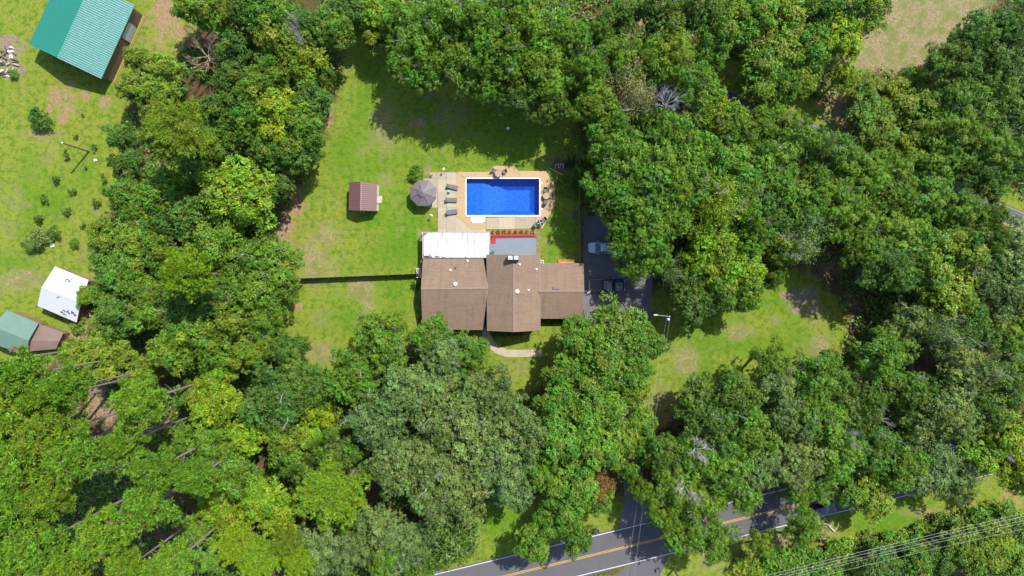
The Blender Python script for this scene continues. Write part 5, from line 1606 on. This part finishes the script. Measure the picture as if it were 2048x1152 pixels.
# kind: list of (u, v, radius px, colour[, height m]) as surveyed on the photograph
TREES = {
 'oak': [
  # above the pool
  (850, 100, 60, 'g', 14), (815, 55, 55, 'g', 13), (900, 40, 62, 'g', 16), (960, 65, 60, 'g', 17), (930, 130, 58, 'g', 15), (1000, 110, 62, 'g', 16), (1060, 60, 60, 'g', 16), (1080, 140, 58, 'g', 15), (1130, 85, 52, 'g', 15),
  (1010, 25, 55, 'g', 16), (1040, 185, 46, 'k', 12), (1105, 200, 46, 'k', 12), (855, 145, 44, 'g', 12.5), (1170, 150, 48, 'g', 14), (1240, 128, 52, 'g', 14), (1300, 125, 48, 'g', 13), (1345, 105, 46, 'y', 13), (820, 135, 42, 'g', 12.5), (970, 168, 44, 'g', 13),
  # right of the pool, over the driveway
  (1190, 215, 50, 'y', 14), (1215, 258, 48, 'g', 14), (1320, 270, 54, 'g', 14), (1390, 180, 54, 'g', 14), (1430, 230, 50, 'y', 13), (1380, 300, 54, 'g', 14), (1235, 300, 54, 'g', 15), (1230, 362, 56, 'g', 15), (1290, 330, 58, 'g', 15),
  (1290, 400, 58, 'g', 15), (1350, 352, 58, 'g', 15), (1235, 428, 44, 'g', 13), (1300, 458, 54, 'g', 14), (1250, 488, 40, 'g', 12), (1270, 525, 34, 'g', 11), (1345, 420, 50, 'g', 14), (1390, 370, 54, 'g', 14), (1310, 520, 34, 'g', 12),
  # far right wood
  (1475, 252, 52, 'g', 13), (1500, 320, 46, 'g', 13), (1545, 248, 46, 'g', 12), (1605, 285, 50, 'g', 13), (1545, 345, 58, 'g', 14), (1475, 390, 56, 'g', 14), (1662, 318, 52, 'g', 13), (1600, 395, 58, 'g', 14), (1722, 345, 52, 'g', 13), (1670, 430, 56, 'g', 14),
  (1782, 375, 56, 'g', 13), (1545, 435, 54, 'k', 13), (1500, 470, 46, 'g', 13), (1735, 470, 58, 'g', 14), (1845, 402, 52, 'g', 12), (1815, 480, 56, 'g', 13), (1908, 428, 48, 'g', 12), (1958, 448, 32, 'g', 11), (1980, 424, 26, 'g', 10), (1640, 390, 46, 'g', 13), (1690, 400, 40, 'g', 13), (1215, 112, 38, 'g', 13), (1192, 72, 32, 'g', 12), (1775, 540, 54, 'k', 13),
  (1960, 475, 52, 'k', 13), (2025, 510, 58, 's', 13), (2030, 590, 58, 's', 13), (1965, 560, 50, 's', 12), (1820, 650, 48, 's', 11), (1920, 735, 56, 's', 14), (1760, 715, 58, 'g', 13), (1745, 775, 50, 'k', 12), (1950, 655, 54, 'k', 12),
  (2020, 675, 54, 'g', 12), (2015, 755, 56, 'k', 12), (1830, 790, 50, 'k', 12), (1885, 830, 62, 's', 14), (1965, 830, 42, 'k', 11), (1855, 932, 60, 's', 11), (1905, 960, 46, 's', 9), (1800, 925, 48, 'g', 12),
  (1900, 120, 50, 'k', 12), (1960, 80, 58, 'k', 13), (2025, 60, 58, 'k', 13), (2000, 150, 58, 'k', 13), (1935, 205, 56, 'g', 12), (2030, 225, 58, 'k', 12), (1900, 265, 54, 'g', 12), (1965, 300, 58, 'g', 12), (2030, 320, 54, 'g', 12), (1880, 320, 46, 'g', 11), (1965, 365, 42, 'k', 11),
  # block between the right clearing and the road
  (1395, 800, 46, 'k', 11), (1465, 785, 52, 'k', 12), (1540, 725, 42, 'g', 11), (1555, 775, 50, 's', 12), (1630, 755, 56, 'g', 13), (1430, 860, 56, 'k', 12), (1500, 860, 54, 'g', 13), (1570, 845, 52, 's', 13), (1640, 835, 56, 'g', 13), (1700, 825, 50, 'k', 12),
  (1390, 920, 52, 'g', 12), (1460, 930, 56, 'g', 13), (1530, 930, 54, 's', 13), (1600, 920, 56, 's', 13), (1675, 895, 56, 'g', 13), (1740, 890, 50, 'k', 12), (1400, 995, 46, 'g', 12), (1345, 970, 46, 'g', 12), (1330, 905, 46, 'k', 12), (1480, 985, 40, 'g', 11), (1645, 950, 44, 'g', 10),
  (1598, 982, 38, 'g', 10), (1605, 1055, 38, 'g', 10), (1365, 1060, 46, 'g', 11), (1425, 1075, 46, 'g', 11), (1300, 990, 30, 'g', 11), (1330, 1030, 34, 'g', 11), (1520, 1085, 26, 'y', 8),
  # big grey-green oaks below the house
  (765, 690, 60, 'g', 12), (770, 655, 36, 'g', 11), (862, 672, 40, 'g', 11), (880, 710, 56, 's', 12), (935, 712, 46, 'g', 11), (705, 755, 54, 'g', 12), (820, 785, 66, 's', 14), (760, 840, 62, 's', 14), (900, 828, 66, 's', 15), (955, 885, 70, 's', 15), (1035, 865, 56, 's', 14),
  (850, 915, 62, 's', 14), (780, 930, 56, 's', 14), (930, 970, 60, 's', 14), (1015, 955, 60, 's', 14), (870, 1000, 50, 's', 13), (970, 785, 56, 's', 14), (1010, 810, 42, 's', 13), (640, 1095, 52, 's', 12), (700, 1100, 46, 's', 12), (545, 800, 62, 'k', 13), (605, 765, 52, 'k', 12), (820, 1085, 54, 's', 11), (760, 1055, 46, 's', 12),
  (645, 770, 40, 'k', 12), (680, 905, 48, 'k', 12), (765, 1120, 46, 'g', 11), (835, 1130, 40, 'g', 10), (535, 545, 66, 'g', 13), (575, 570, 32, 'g', 10), (505, 590, 48, 'g', 12), (530, 640, 42, 'g', 12)],
 'leafy': [
  # right of the garden walk
  (1240, 660, 58, 'g', 11.5), (1160, 675, 44, 'g', 12), (1285, 690, 42, 'g', 11), (1130, 745, 46, 'g', 12), (1200, 735, 58, 'g', 13), (1265, 740, 42, 'g', 11), (1115, 800, 48, 'g', 12), (1190, 815, 58, 'g', 13), (1262, 795, 38, 'y', 10), (1278, 845, 34, 'g', 9), (1288, 895, 32, 'g', 10), (1125, 880, 56, 'g', 13), (1200, 895, 54, 'g', 13),
  (1150, 955, 54, 'g', 12), (1085, 950, 44, 'g', 12), (1135, 1010, 46, 'g', 11), (1245, 880, 36, 'y', 11), (1066, 1085, 38, 'g', 11), (1152, 1075, 34, 'g', 11), (1200, 1000, 30, 'g', 9), (1255, 940, 24, 'g', 10), (1280, 975, 24, 'g', 10), (1100, 1045, 36, 'g', 10),
  # wood between orchard and yard
  (284, 120, 30, 'y', 8), (305, 185, 44, 'y', 10), (264, 172, 28, 'y', 8), (330, 140, 40, 'y', 9), (545, 40, 54, 'g', 14), (575, 90, 48, 'y', 14), (605, 130, 46, 'y', 14), (545, 150, 44, 'g', 13), (500, 20, 38, 'k', 13), (660, 60, 44, 'g', 12), (610, 55, 38, 'k', 13), (520, 180, 42, 'y', 13),
  (560, 232, 54, 'l', 14), (500, 240, 40, 'g', 13), (620, 200, 44, 'k', 12), (645, 160, 28, 'k', 10), (600, 262, 48, 'g', 13), (575, 305, 44, 'k', 12), (612, 315, 26, 'k', 10), (480, 385, 72, 'l', 15), (430, 285, 42, 'g', 13), (435, 220, 36, 'k', 13), (540, 300, 40, 'k', 13), (545, 375, 40, 'k', 11), (462, 160, 38, 'k', 10), (435, 28, 44, 'y', 11), (380, 10, 36, 'y', 12), (475, 90, 38, 'k', 10),
  (770, 30, 44, 'l', 10), (745, 15, 44, 'g', 9), (765, 70, 34, 'y', 8), (700, 20, 40, 'k', 10), (215, 480, 42, 'y', 10), (285, 475, 52, 'y', 11), (235, 535, 46, 'g', 11), (275, 545, 48, 'g', 11), (320, 510, 42, 'g', 12), (395, 665, 48, 'y', 13), (470, 640, 46, 'y', 13), (520, 690, 34, 'y', 11), (490, 705, 36, 'y', 12), (345, 700, 46, 'y', 12), (430, 700, 40, 'g', 13),
  (380, 640, 44, 'g', 13), (440, 600, 44, 'k', 13), (215, 712, 50, 'y', 9), (155, 715, 40, 'y', 8), (290, 740, 34, 'y', 9), (430, 800, 54, 'l', 12), (440, 750, 36, 'l', 11), (640, 825, 34, 'l', 10), (600, 690, 20, 'k', 8), (570, 700, 32, 'k', 10),
  (530, 1000, 46, 'l', 11), (565, 1045, 36, 'l', 11), (460, 1035, 36, 'l', 10), (430, 1010, 32, 'l', 10), (575, 890, 46, 'y', 12), (620, 870, 34, 'l', 10), (500, 870, 42, 'l', 11),
  # top right
  (1320, 30, 52, 'k', 13), (1395, 22, 48, 'k', 13), (1450, 60, 48, 'g', 13), (1420, 100, 38, 'g', 12), (1505, 30, 52, 'g', 13), (1570, 32, 48, 'y', 12), (1560, 100, 50, 'y', 12), (1620, 95, 46, 'g', 12), (1682, 78, 50, 'l', 12), (1725, 12, 54, 'g', 13), (1520, 150, 50, 'g', 12), (1565, 170, 38, 'g', 11), (1605, 160, 36, 'y', 10),
  (1740, 172, 30, 'y', 6), (1800, 205, 46, 'y', 8), (1740, 225, 42, 'g', 8), (1760, 270, 44, 'y', 8), (1850, 225, 48, 'y', 9), (1830, 160, 30, 'y', 6), (1820, 310, 42, 'y', 9), (1240, 35, 40, 'k', 12), (1640, 20, 40, 'g', 12), (1690, 155, 30, 'l', 8),
  # right
  (1855, 530, 56, 'y', 13), (1920, 505, 52, 'y', 13), (1895, 590, 54, 'y', 13), (1450, 335, 56, 'g', 14), (1425, 480, 52, 'l', 14), (1485, 535, 46, 'l', 13), (1435, 570, 46, 'g', 13), (1385, 600, 46, 'k', 12), (1490, 590, 34, 'g', 10), (1570, 500, 34, 'l', 12), (1400, 530, 40, 'l', 13), (1545, 555, 26, 'g', 9),
  (2015, 865, 56, 'l', 12), (2035, 945, 46, 'l', 12), (1960, 905, 44, 'l', 11), (1745, 978, 54, 'y', 9), (1700, 985, 32, 'g', 8), (1605, 835, 26, 'l', 10), (1955, 1110, 46, 'y', 9), (1985, 1080, 40, 'y', 9), (1925, 1085, 38, 'y', 8), (1760, 1125, 40, 'k', 7), (1835, 1125, 40, 'g', 7), (2020, 1120, 46, 'g', 8), (1885, 1115, 36, 'k', 7)],
 'dense': [
  (432, 492, 66, 'g', 13), (240, 275, 30, 'k', 8), (262, 330, 36, 'k', 9), (252, 392, 42, 'g', 10), (325, 385, 54, 'g', 12), (390, 432, 54, 'k', 12), (290, 425, 44, 'g', 11), (400, 335, 48, 'k', 12), (240, 630, 48, 'k', 11), (300, 620, 46, 'g', 11), (290, 578, 42, 'g', 11), (350, 605, 44, 'k', 12), (172, 592, 22, 'l', 5), (210, 590, 32, 'g', 8),
  (420, 880, 48, 'g', 11), (455, 930, 50, 'g', 12), (475, 970, 44, 'g', 11), (400, 1060, 40, 'g', 9), (425, 1115, 40, 'g', 9), (375, 880, 34, 'g', 9), (640, 875, 34, 'g', 10), (590, 930, 36, 'k', 11), (380, 790, 30, 'g', 9), (700, 1040, 40, 'k', 10), (1168, 345, 24, 'k', 6), (1178, 300, 26, 'k', 7), (330, 440, 40, 'k', 11), (420, 350, 40, 'g', 12)],
 'pine': [
  (-60, 730, 48, 'p', 28), (50, 748, 52, 'p', 28), (25, 825, 60, 'p', 28), (105, 865, 54, 'p', 28), (285, 800, 52, 'p', 25), (140, 775, 38, 'p', 28), (50, 925, 58, 'p', 28), (165, 910, 54, 'p', 28), (40, 1010, 56, 'p', 28), (110, 985, 50, 'p', 27), (250, 885, 38, 'p', 24), (315, 935, 46, 'p', 25),
  (300, 1005, 50, 'p', 26), (215, 1065, 52, 'p', 27), (90, 1085, 56, 'p', 28), (150, 1125, 44, 'p', 27), (30, 1115, 50, 'p', 28), (345, 1125, 46, 'p', 25), (265, 1130, 38, 'p', 26), (395, 950, 40, 'p', 22), (375, 545, 50, 'l', 22), (95, 795, 36, 'p', 27)],
 'bigpine': [(350, 262, 72, 'y', 22)],
 'roundpine': [(665, 990, 72, 'l', 16), (520, 1120, 50, 'l', 15), (470, 1090, 40, 'l', 15), (600, 1120, 40, 'l', 14), (570, 1085, 34, 'y', 14)],
 'magnolia': [(905, 1060, 64, 'k', 11), (850, 1110, 36, 'k', 10)],
 'sparse': [(1255, 185, 52, 'o', 14), (1210, 1000, 1, 'o', 3), (1200, 972, 26, 'r', 9), (1360, 548, 36, 's', 11), (1440, 405, 56, 'l', 15), (1600, 470, 50, 's', 13), (1885, 675, 48, 's', 13), (1640, 300, 26, 's', 14), (1960, 735, 34, 's', 13)],
 'dead': [(1328, 212, 32, 's', 17), (1745, 832, 30, 's', 9), (1365, 970, 26, 's', 14), (1580, 500, 26, 's', 12), (600, 55, 14, 's', 15), (607, 88, 14, 's', 15), (1390, 895, 26, 's', 14), (1690, 870, 16, 's', 14)],
 'bare': [(405, 105, 48, 's', 9), (385, 60, 30, 's', 7)],
}
SHRUBS = [  # u, v, radius px, colour, kind
 (77, 236, 20, 'k', 'shrub'), (130, 312, 10, 'k', 'sapling'), (187, 294, 8, 'k', 'sapling'), (215, 320, 12, 'k', 'sapling'), (171, 336, 5, 'k', 'sapling'), (108, 357, 12, 'k', 'sapling'), (206, 361, 10, 'k', 'sapling'), (148, 381, 10, 'k', 'sapling'), (87, 397, 11, 'k', 'sapling'),
 (190, 404, 10, 'k', 'sapling'), (130, 421, 10, 'k', 'sapling'), (72, 437, 14, 'k', 'sapling'), (168, 448, 8, 'k', 'sapling'), (67, 479, 21, 's', 'shrub'), (106, 462, 16, 'k', 'sapling'), (147, 485, 12, 'g', 'sapling'), (45, 488, 7, 'k', 'sapling'), (150, 272, 6, 'k', 'sapling'), (207, 252, 5, 'k', 'sapling'),
 (165, 230, 5, 'k', 'sapling'), (152, 651, 14, 'y', 'shrub'), (190, 664, 16, 'k', 'shrub'), (833, 345, 15, 'g', 'shrub'), (1135, 362, 16, 'g', 'shrub'), (1150, 352, 14, 'k', 'shrub'), (1147, 385, 12, 'g', 'shrub'), (1120, 380, 9, 'y', 'shrub'), (25, 148, 9, 'g', 'shrub'), (88, 648, 7, 'y', 'shrub'), (128, 668, 8, 'y', 'shrub'),
 (1560, 1125, 34, 'g', 'shrub'), (1620, 1126, 32, 'g', 'shrub'), (1680, 1114, 32, 'g', 'shrub'), (1735, 1100, 30, 'k', 'shrub'), (1790, 1090, 32, 'g', 'shrub'), (1850, 1078, 32, 'g', 'shrub'), (1905, 1058, 34, 'k', 'shrub'), (1960, 1048, 32, 'g', 'shrub'), (2015, 1033, 34, 'g', 'shrub'), (1650, 1138, 38, 'g', 'shrub'), (1710, 1135, 36, 'k', 'shrub'), (1590, 1145, 30, 'g', 'shrub'),
 (1800, 1118, 36, 'g', 'shrub'), (1500, 1140, 26, 'y', 'shrub'), (2035, 1068, 34, 'k', 'shrub'), (1700, 1118, 30, 'l', 'shrub'),
 (990, 668, 5, 'k', 'shrub'), (1003, 668, 5, 'k', 'shrub'), (1017, 668, 5, 'k', 'shrub'), (1031, 668, 5, 'k', 'shrub'), (1045, 668, 5, 'k', 'shrub'), (1090, 643, 5, 'k', 'shrub'), (1104, 643, 5, 'k', 'shrub'), (1118, 643, 5, 'k', 'shrub'), (1132, 643, 5, 'k', 'shrub')]

ALL = []
for kind, L_ in TREES.items():
    for t in L_:
        if t[2] < 4: continue
        ALL.append((kind, *t))
for (u, v, r, c, kind) in SHRUBS: ALL.append((kind, u, v, r, c, None))


def sector(u, v, lu, lv): return int(round(math.atan2(lv - v, u - lu) / (PI / 4))) % 8


def describe(i):
    kind, u, v, r, c = ALL[i][:5]
    look = (COLS[c][1] + " " + KN[kind][1]) if kind not in ('dead', 'bare') else KN[kind][1]
    cands = sorted(LM, key=lambda l: math.hypot(u - l[1], v - l[2]))
    best = None
    for (nm, lu, lv) in cands[:4]:
        s = sector(u, v, lu, lv); d = math.hypot(u - lu, v - lv)
        rank = sum(1 for j, a in enumerate(ALL) if j != i and a[0] == kind and (a[4] == c or kind in ('dead', 'bare')) and sector(a[1], a[2], lu, lv) == s and math.hypot(a[1] - lu, a[2] - lv) < d)
        if best is None or rank < best[0]: best = (rank, nm, s)
    return "%s %s %s %s" % (look, ORD[min(best[0], 11)], SECT[best[2]], best[1])


NOGO = [[P(*q) for q in pl_] for pl_ in (DR, [(836, 455), (1175, 455), (1175, 670), (836, 670)], [(818, 338), (1114, 328), (1114, 462), (818, 462)], [(50, 0), (285, 0), (285, 175), (50, 175)],
                                          [(70, 525), (185, 525), (185, 650), (70, 650)], [(-20, 610), (130, 610), (130, 720), (-20, 720)], [(690, 355), (770, 355), (770, 430), (690, 430)])]


def blocked(x, y, mrg=0.7):
    for pl_ in NOGO:
        n_ = len(pl_); ins = False; dm = 1e9
        for a_ in range(n_):
            p0, p1 = pl_[a_], pl_[(a_ + 1) % n_]
            if (p0.y > y) != (p1.y > y) and x < (p1.x - p0.x) * (y - p0.y) / (p1.y - p0.y) + p0.x: ins = not ins
            e_ = p1 - p0; t_ = max(0, min(1, ((x - p0.x) * e_.x + (y - p0.y) * e_.y) / max(1e-9, e_.length_squared)))
            dm = min(dm, math.hypot(x - p0.x - t_ * e_.x, y - p0.y - t_ * e_.y))
        if ins or dm < mrg: return True
    u_, v_ = x * PPM + 1024, 576 - y * PPM
    return abs(v_ - line1(u_)) * .97 / PPM < 4.0 or (u_ > 1000 and abs(v_ - line2(u_)) * .92 / PPM < 3.7)


def free_ground(x, y):
    for rr in range(1, 40):
        for k_ in range(24):
            a_ = 2 * PI * k_ / 24; r_ = rr * .35
            if not blocked(x + r_ * math.cos(a_), y + r_ * math.sin(a_)): return (x + r_ * math.cos(a_), y + r_ * math.sin(a_))
    return (x, y)


jit = random.Random(21)
for i, a in enumerate(ALL):
    kind, u, v, r, c = a[:5]
    hgt = a[5] if len(a) > 5 and a[5] else None
    pr_ = PROTO[kind][jit.randrange(len(PROTO[kind]))]
    crown_me, trunk_me, hr = pr_
    if hgt is None:
        hgt = r / PPM * hr * jit.uniform(.85, 1.1) if kind != 'shrub' else max(.7, min(3.2, r / PPM * 1.3))
    hcen = hgt * (.72 if kind not in ('pine', 'roundpine', 'bigpine') else .84)
    base = P(u, v, hcen); base.z = 0
    R = r / PPM * (1 - hcen / CAM_H) * (1.04 if kind in ('oak', 'leafy', 'dense') else 1.05)
    root = empty(KN[kind][0], base, jit.uniform(0, 2 * PI), describe(i), KN[kind][2], KN[kind][2] + "s in the photograph's woods and gardens")
    if kind == 'sapling': R *= .8
    if kind == 'sapling': root["group"] = "young trees in the orchard"
    root.scale = (R * jit.uniform(.94, 1.06), R * jit.uniform(.94, 1.06), hgt / hr)
    root.rotation_euler = (0, 0, jit.uniform(0, 2 * PI))
    if hgt > 3.5 and blocked(base.x, base.y):
        # a tree that overhangs pavement or a roof: its trunk leans in from the nearest free ground
        nb_ = free_ground(base.x, base.y)
        d = Vector((nb_[0] - base.x, nb_[1] - base.y, 0))
        rz = root.rotation_euler[2]
        dl = Vector(((d.x * math.cos(rz) + d.y * math.sin(rz)) / root.scale[0], (-d.x * math.sin(rz) + d.y * math.cos(rz)) / root.scale[1], 0))
        zt = hr * .6
        trunk_me = trunk_me.copy()
        for vt in trunk_me.vertices:
            f = max(0.0, 1 - max(vt.co.z, 0) / zt)
            vt.co.x += dl.x * f; vt.co.y += dl.y * f
    oc = bpy.data.objects.new("crown" if kind not in ('dead', 'bare') else "branches", crown_me)
    ot = bpy.data.objects.new("trunk", trunk_me)
    k = COLS[c][0]
    f = jit.uniform(.9, 1.13); w = jit.uniform(-.1, .1)
    oc.color = (k[0] * f * (1 + w), k[1] * f, k[2] * f * (1 - w), 1)
    for o in (oc, ot):
        COL.objects.link(o); o.parent = root


# spiky palms and banana-like plants
def fronds(u, v, n, l, label, col, name="palm"):
    r = empty(name, P(u, v), 0, label, "plant", "palms in the garden")
    rng = random.Random(int(u * 7 + v))
    mb = MB(); mb.tube([(0, 0, 0), (0, 0, .35)], [.12, .09], 8); mb.build("trunk", M['bark'], r)
    for k in range(n):
        a = 2 * PI * k / n + rng.uniform(-.15, .15); e = rng.uniform(.4, 1.0); ln = l * rng.uniform(.8, 1.1)
        pts = [Vector((math.cos(a) * ln * t * math.cos(e * (1 - t * .9)), math.sin(a) * ln * t * math.cos(e * (1 - t * .9)), .35 + ln * (math.sin(e) * t - .75 * t * t))) for t in (0, .25, .5, .75, 1)]
        side = Vector((-math.sin(a), math.cos(a), 0))
        mb = MB(); vs = []
        for t, p in zip((.2, .9, 1, .7, .05), pts): vs += [p - side * .13 * l * t * .6 - Vector((0, 0, .05 * t)), p + Vector((0, 0, .0)), p + side * .13 * l * t * .6 - Vector((0, 0, .05 * t))]
        fs = []
        for q in range(4): fs += [(q * 3, q * 3 + 1, q * 3 + 4, q * 3 + 3), (q * 3 + 1, q * 3 + 2, q * 3 + 5, q * 3 + 4)]
        mb.add(vs, fs); o = mb.build("frond", M['leaf'], r); o.color = (*col, 1)


fronds(831, 572, 11, 1.1, "small dark palm against the house's left wall", (.035, .10, .02))
fronds(1128, 366, 9, 1.7, "pale green palm beside the deck's right corner", (.13, .22, .05))
fronds(1142, 330, 10, 1.9, "bluish green palm in shade beside the timber bed", (.04, .10, .05))

# fallen pale limbs lying on the canopy floor
def fallen(u, v, h, rz, l, label):
    r = empty("fallen_branch", P(u, v, 0), rz, label, "branch", "fallen branches")
    rng = random.Random(int(u)); mb = MB()
    mb.tube([(-l / 2, 0, .15), (0, .1, .25), (l / 2, -.1, .1)], [.14, .11, .05], 6); mb.build("stem", M['dead_wood'], r)
    for k in range(6):
        x = rng.uniform(-.2, .45) * l; a = rng.choice((-1, 1)) * rng.uniform(.5, 1.1)
        mb = MB(); q = rng.uniform(.25, .4) * l
        mb.tube([(x, 0, .2), (x + q * .6, math.sin(a) * q * .5, .35), (x + q, math.sin(a) * q, .3)], [.05, .035, .015], 5); mb.build("twig", M['dead_wood'], r)


fallen(1660, 1053, 0, 2.3, 2.2, "forked fallen branch on the grass below the black car")
fallen(325, 150, 0, 0.0, 3.0, "pale fallen limb right of the teal barn")

# low undergrowth on the wood's floor and the plants in the bed
rng = np.random.default_rng(5)
N = 120000
ux = rng.uniform(-90, 90, N); uy = rng.uniform(-52, 52, N)
ix = np.clip(((ux + GX) / GS).astype(int) + 4, 0, W - 1); iy = np.clip(((uy + GY) / GS).astype(int) + 4, 0, Hh - 1)
dens = (1 - np.clip(grass[iy, ix] * 1.6, 0, 1)) * (1 - np.clip(dry[iy, ix] * 1.3, 0, 1)) * (1 - np.clip(dirt[iy, ix] * 1.1, 0, 1))
clump = np.sin(ux * .55 + 1.3) * np.sin(uy * .63 + .4) + np.sin(ux * .21 - uy * .27) * .8
pu, pv = ux * PPM + 1024, 576 - uy * PPM
ok = (rng.random(N) < dens) & (clump > -.6)
ok &= ~((np.abs(pv - (1149 - .2484 * (pu - 1024))) < 52) | ((np.abs(pv - (447 - .418 * (2010 - pu))) < 46) & (pu > 1150)))
ok &= ~((pu > 1155) & (pu < 1312) & (pv > 425) & (pv < 1070)) & ~((pu > 835) & (pu < 1175) & (pv > 320) & (pv < 668)) & ~((pu < 190) & (pv < 770) )
ux, uy = ux[ok], uy[ok]; n = len(ux)
per = 4
si = np.repeat(np.arange(n), per)
tall = np.clip(np.sin(ux * .37 + 2) * np.sin(uy * .41) + .45, .15, 1.3)
c = np.stack([ux[si] + rng.normal(0, .28, n * per), uy[si] + rng.normal(0, .28, n * per), .1 + rng.uniform(0, 1.7, n * per) * tall[si]], 1)
nr = unit(rng.normal(size=(n * per, 3)) * .5 + np.array([0, 0, 1.0]))
L_ = rng.uniform(.14, .32, n * per)
v_, f_, t_, h_ = cards(rng, c, nr, L_, L_ * .55)
ug = props(bpy.data.objects.new("undergrowth", leaf_mesh("undergrowth", v_, f_, t_, h_, M['leaf'])), "low leafy undergrowth covering the wood's floor between trunks", "undergrowth", kind="stuff")
ug.color = (.105, .215, .026, 1); COL.objects.link(ug)
n = 900
pu, pv = rng.uniform(983, 1071, n), rng.uniform(460.5, 468, n)
c = np.stack([(pu - 1024) / 12, (576 - pv) / 12, rng.uniform(.12, .55, n)], 1)
keep = np.sin(pu * .55) + rng.normal(0, .5, n) > -.2
c = c[keep]; n = len(c)
v_, f_, t_, h_ = cards(rng, c, unit(rng.normal(size=(n, 3)) * .5 + np.array([0, 0, 1.0])), rng.uniform(.08, .17, n), rng.uniform(.04, .08, n))
bp_ = props(bpy.data.objects.new("bedding_plants", leaf_mesh("bedding_plants", v_, f_, t_, h_, M['leaf'])), "row of leafy bedding plants in the strip above the red deck", "plants", kind="stuff")
bp_.color = (.12, .17, .02, 1); COL.objects.link(bp_)
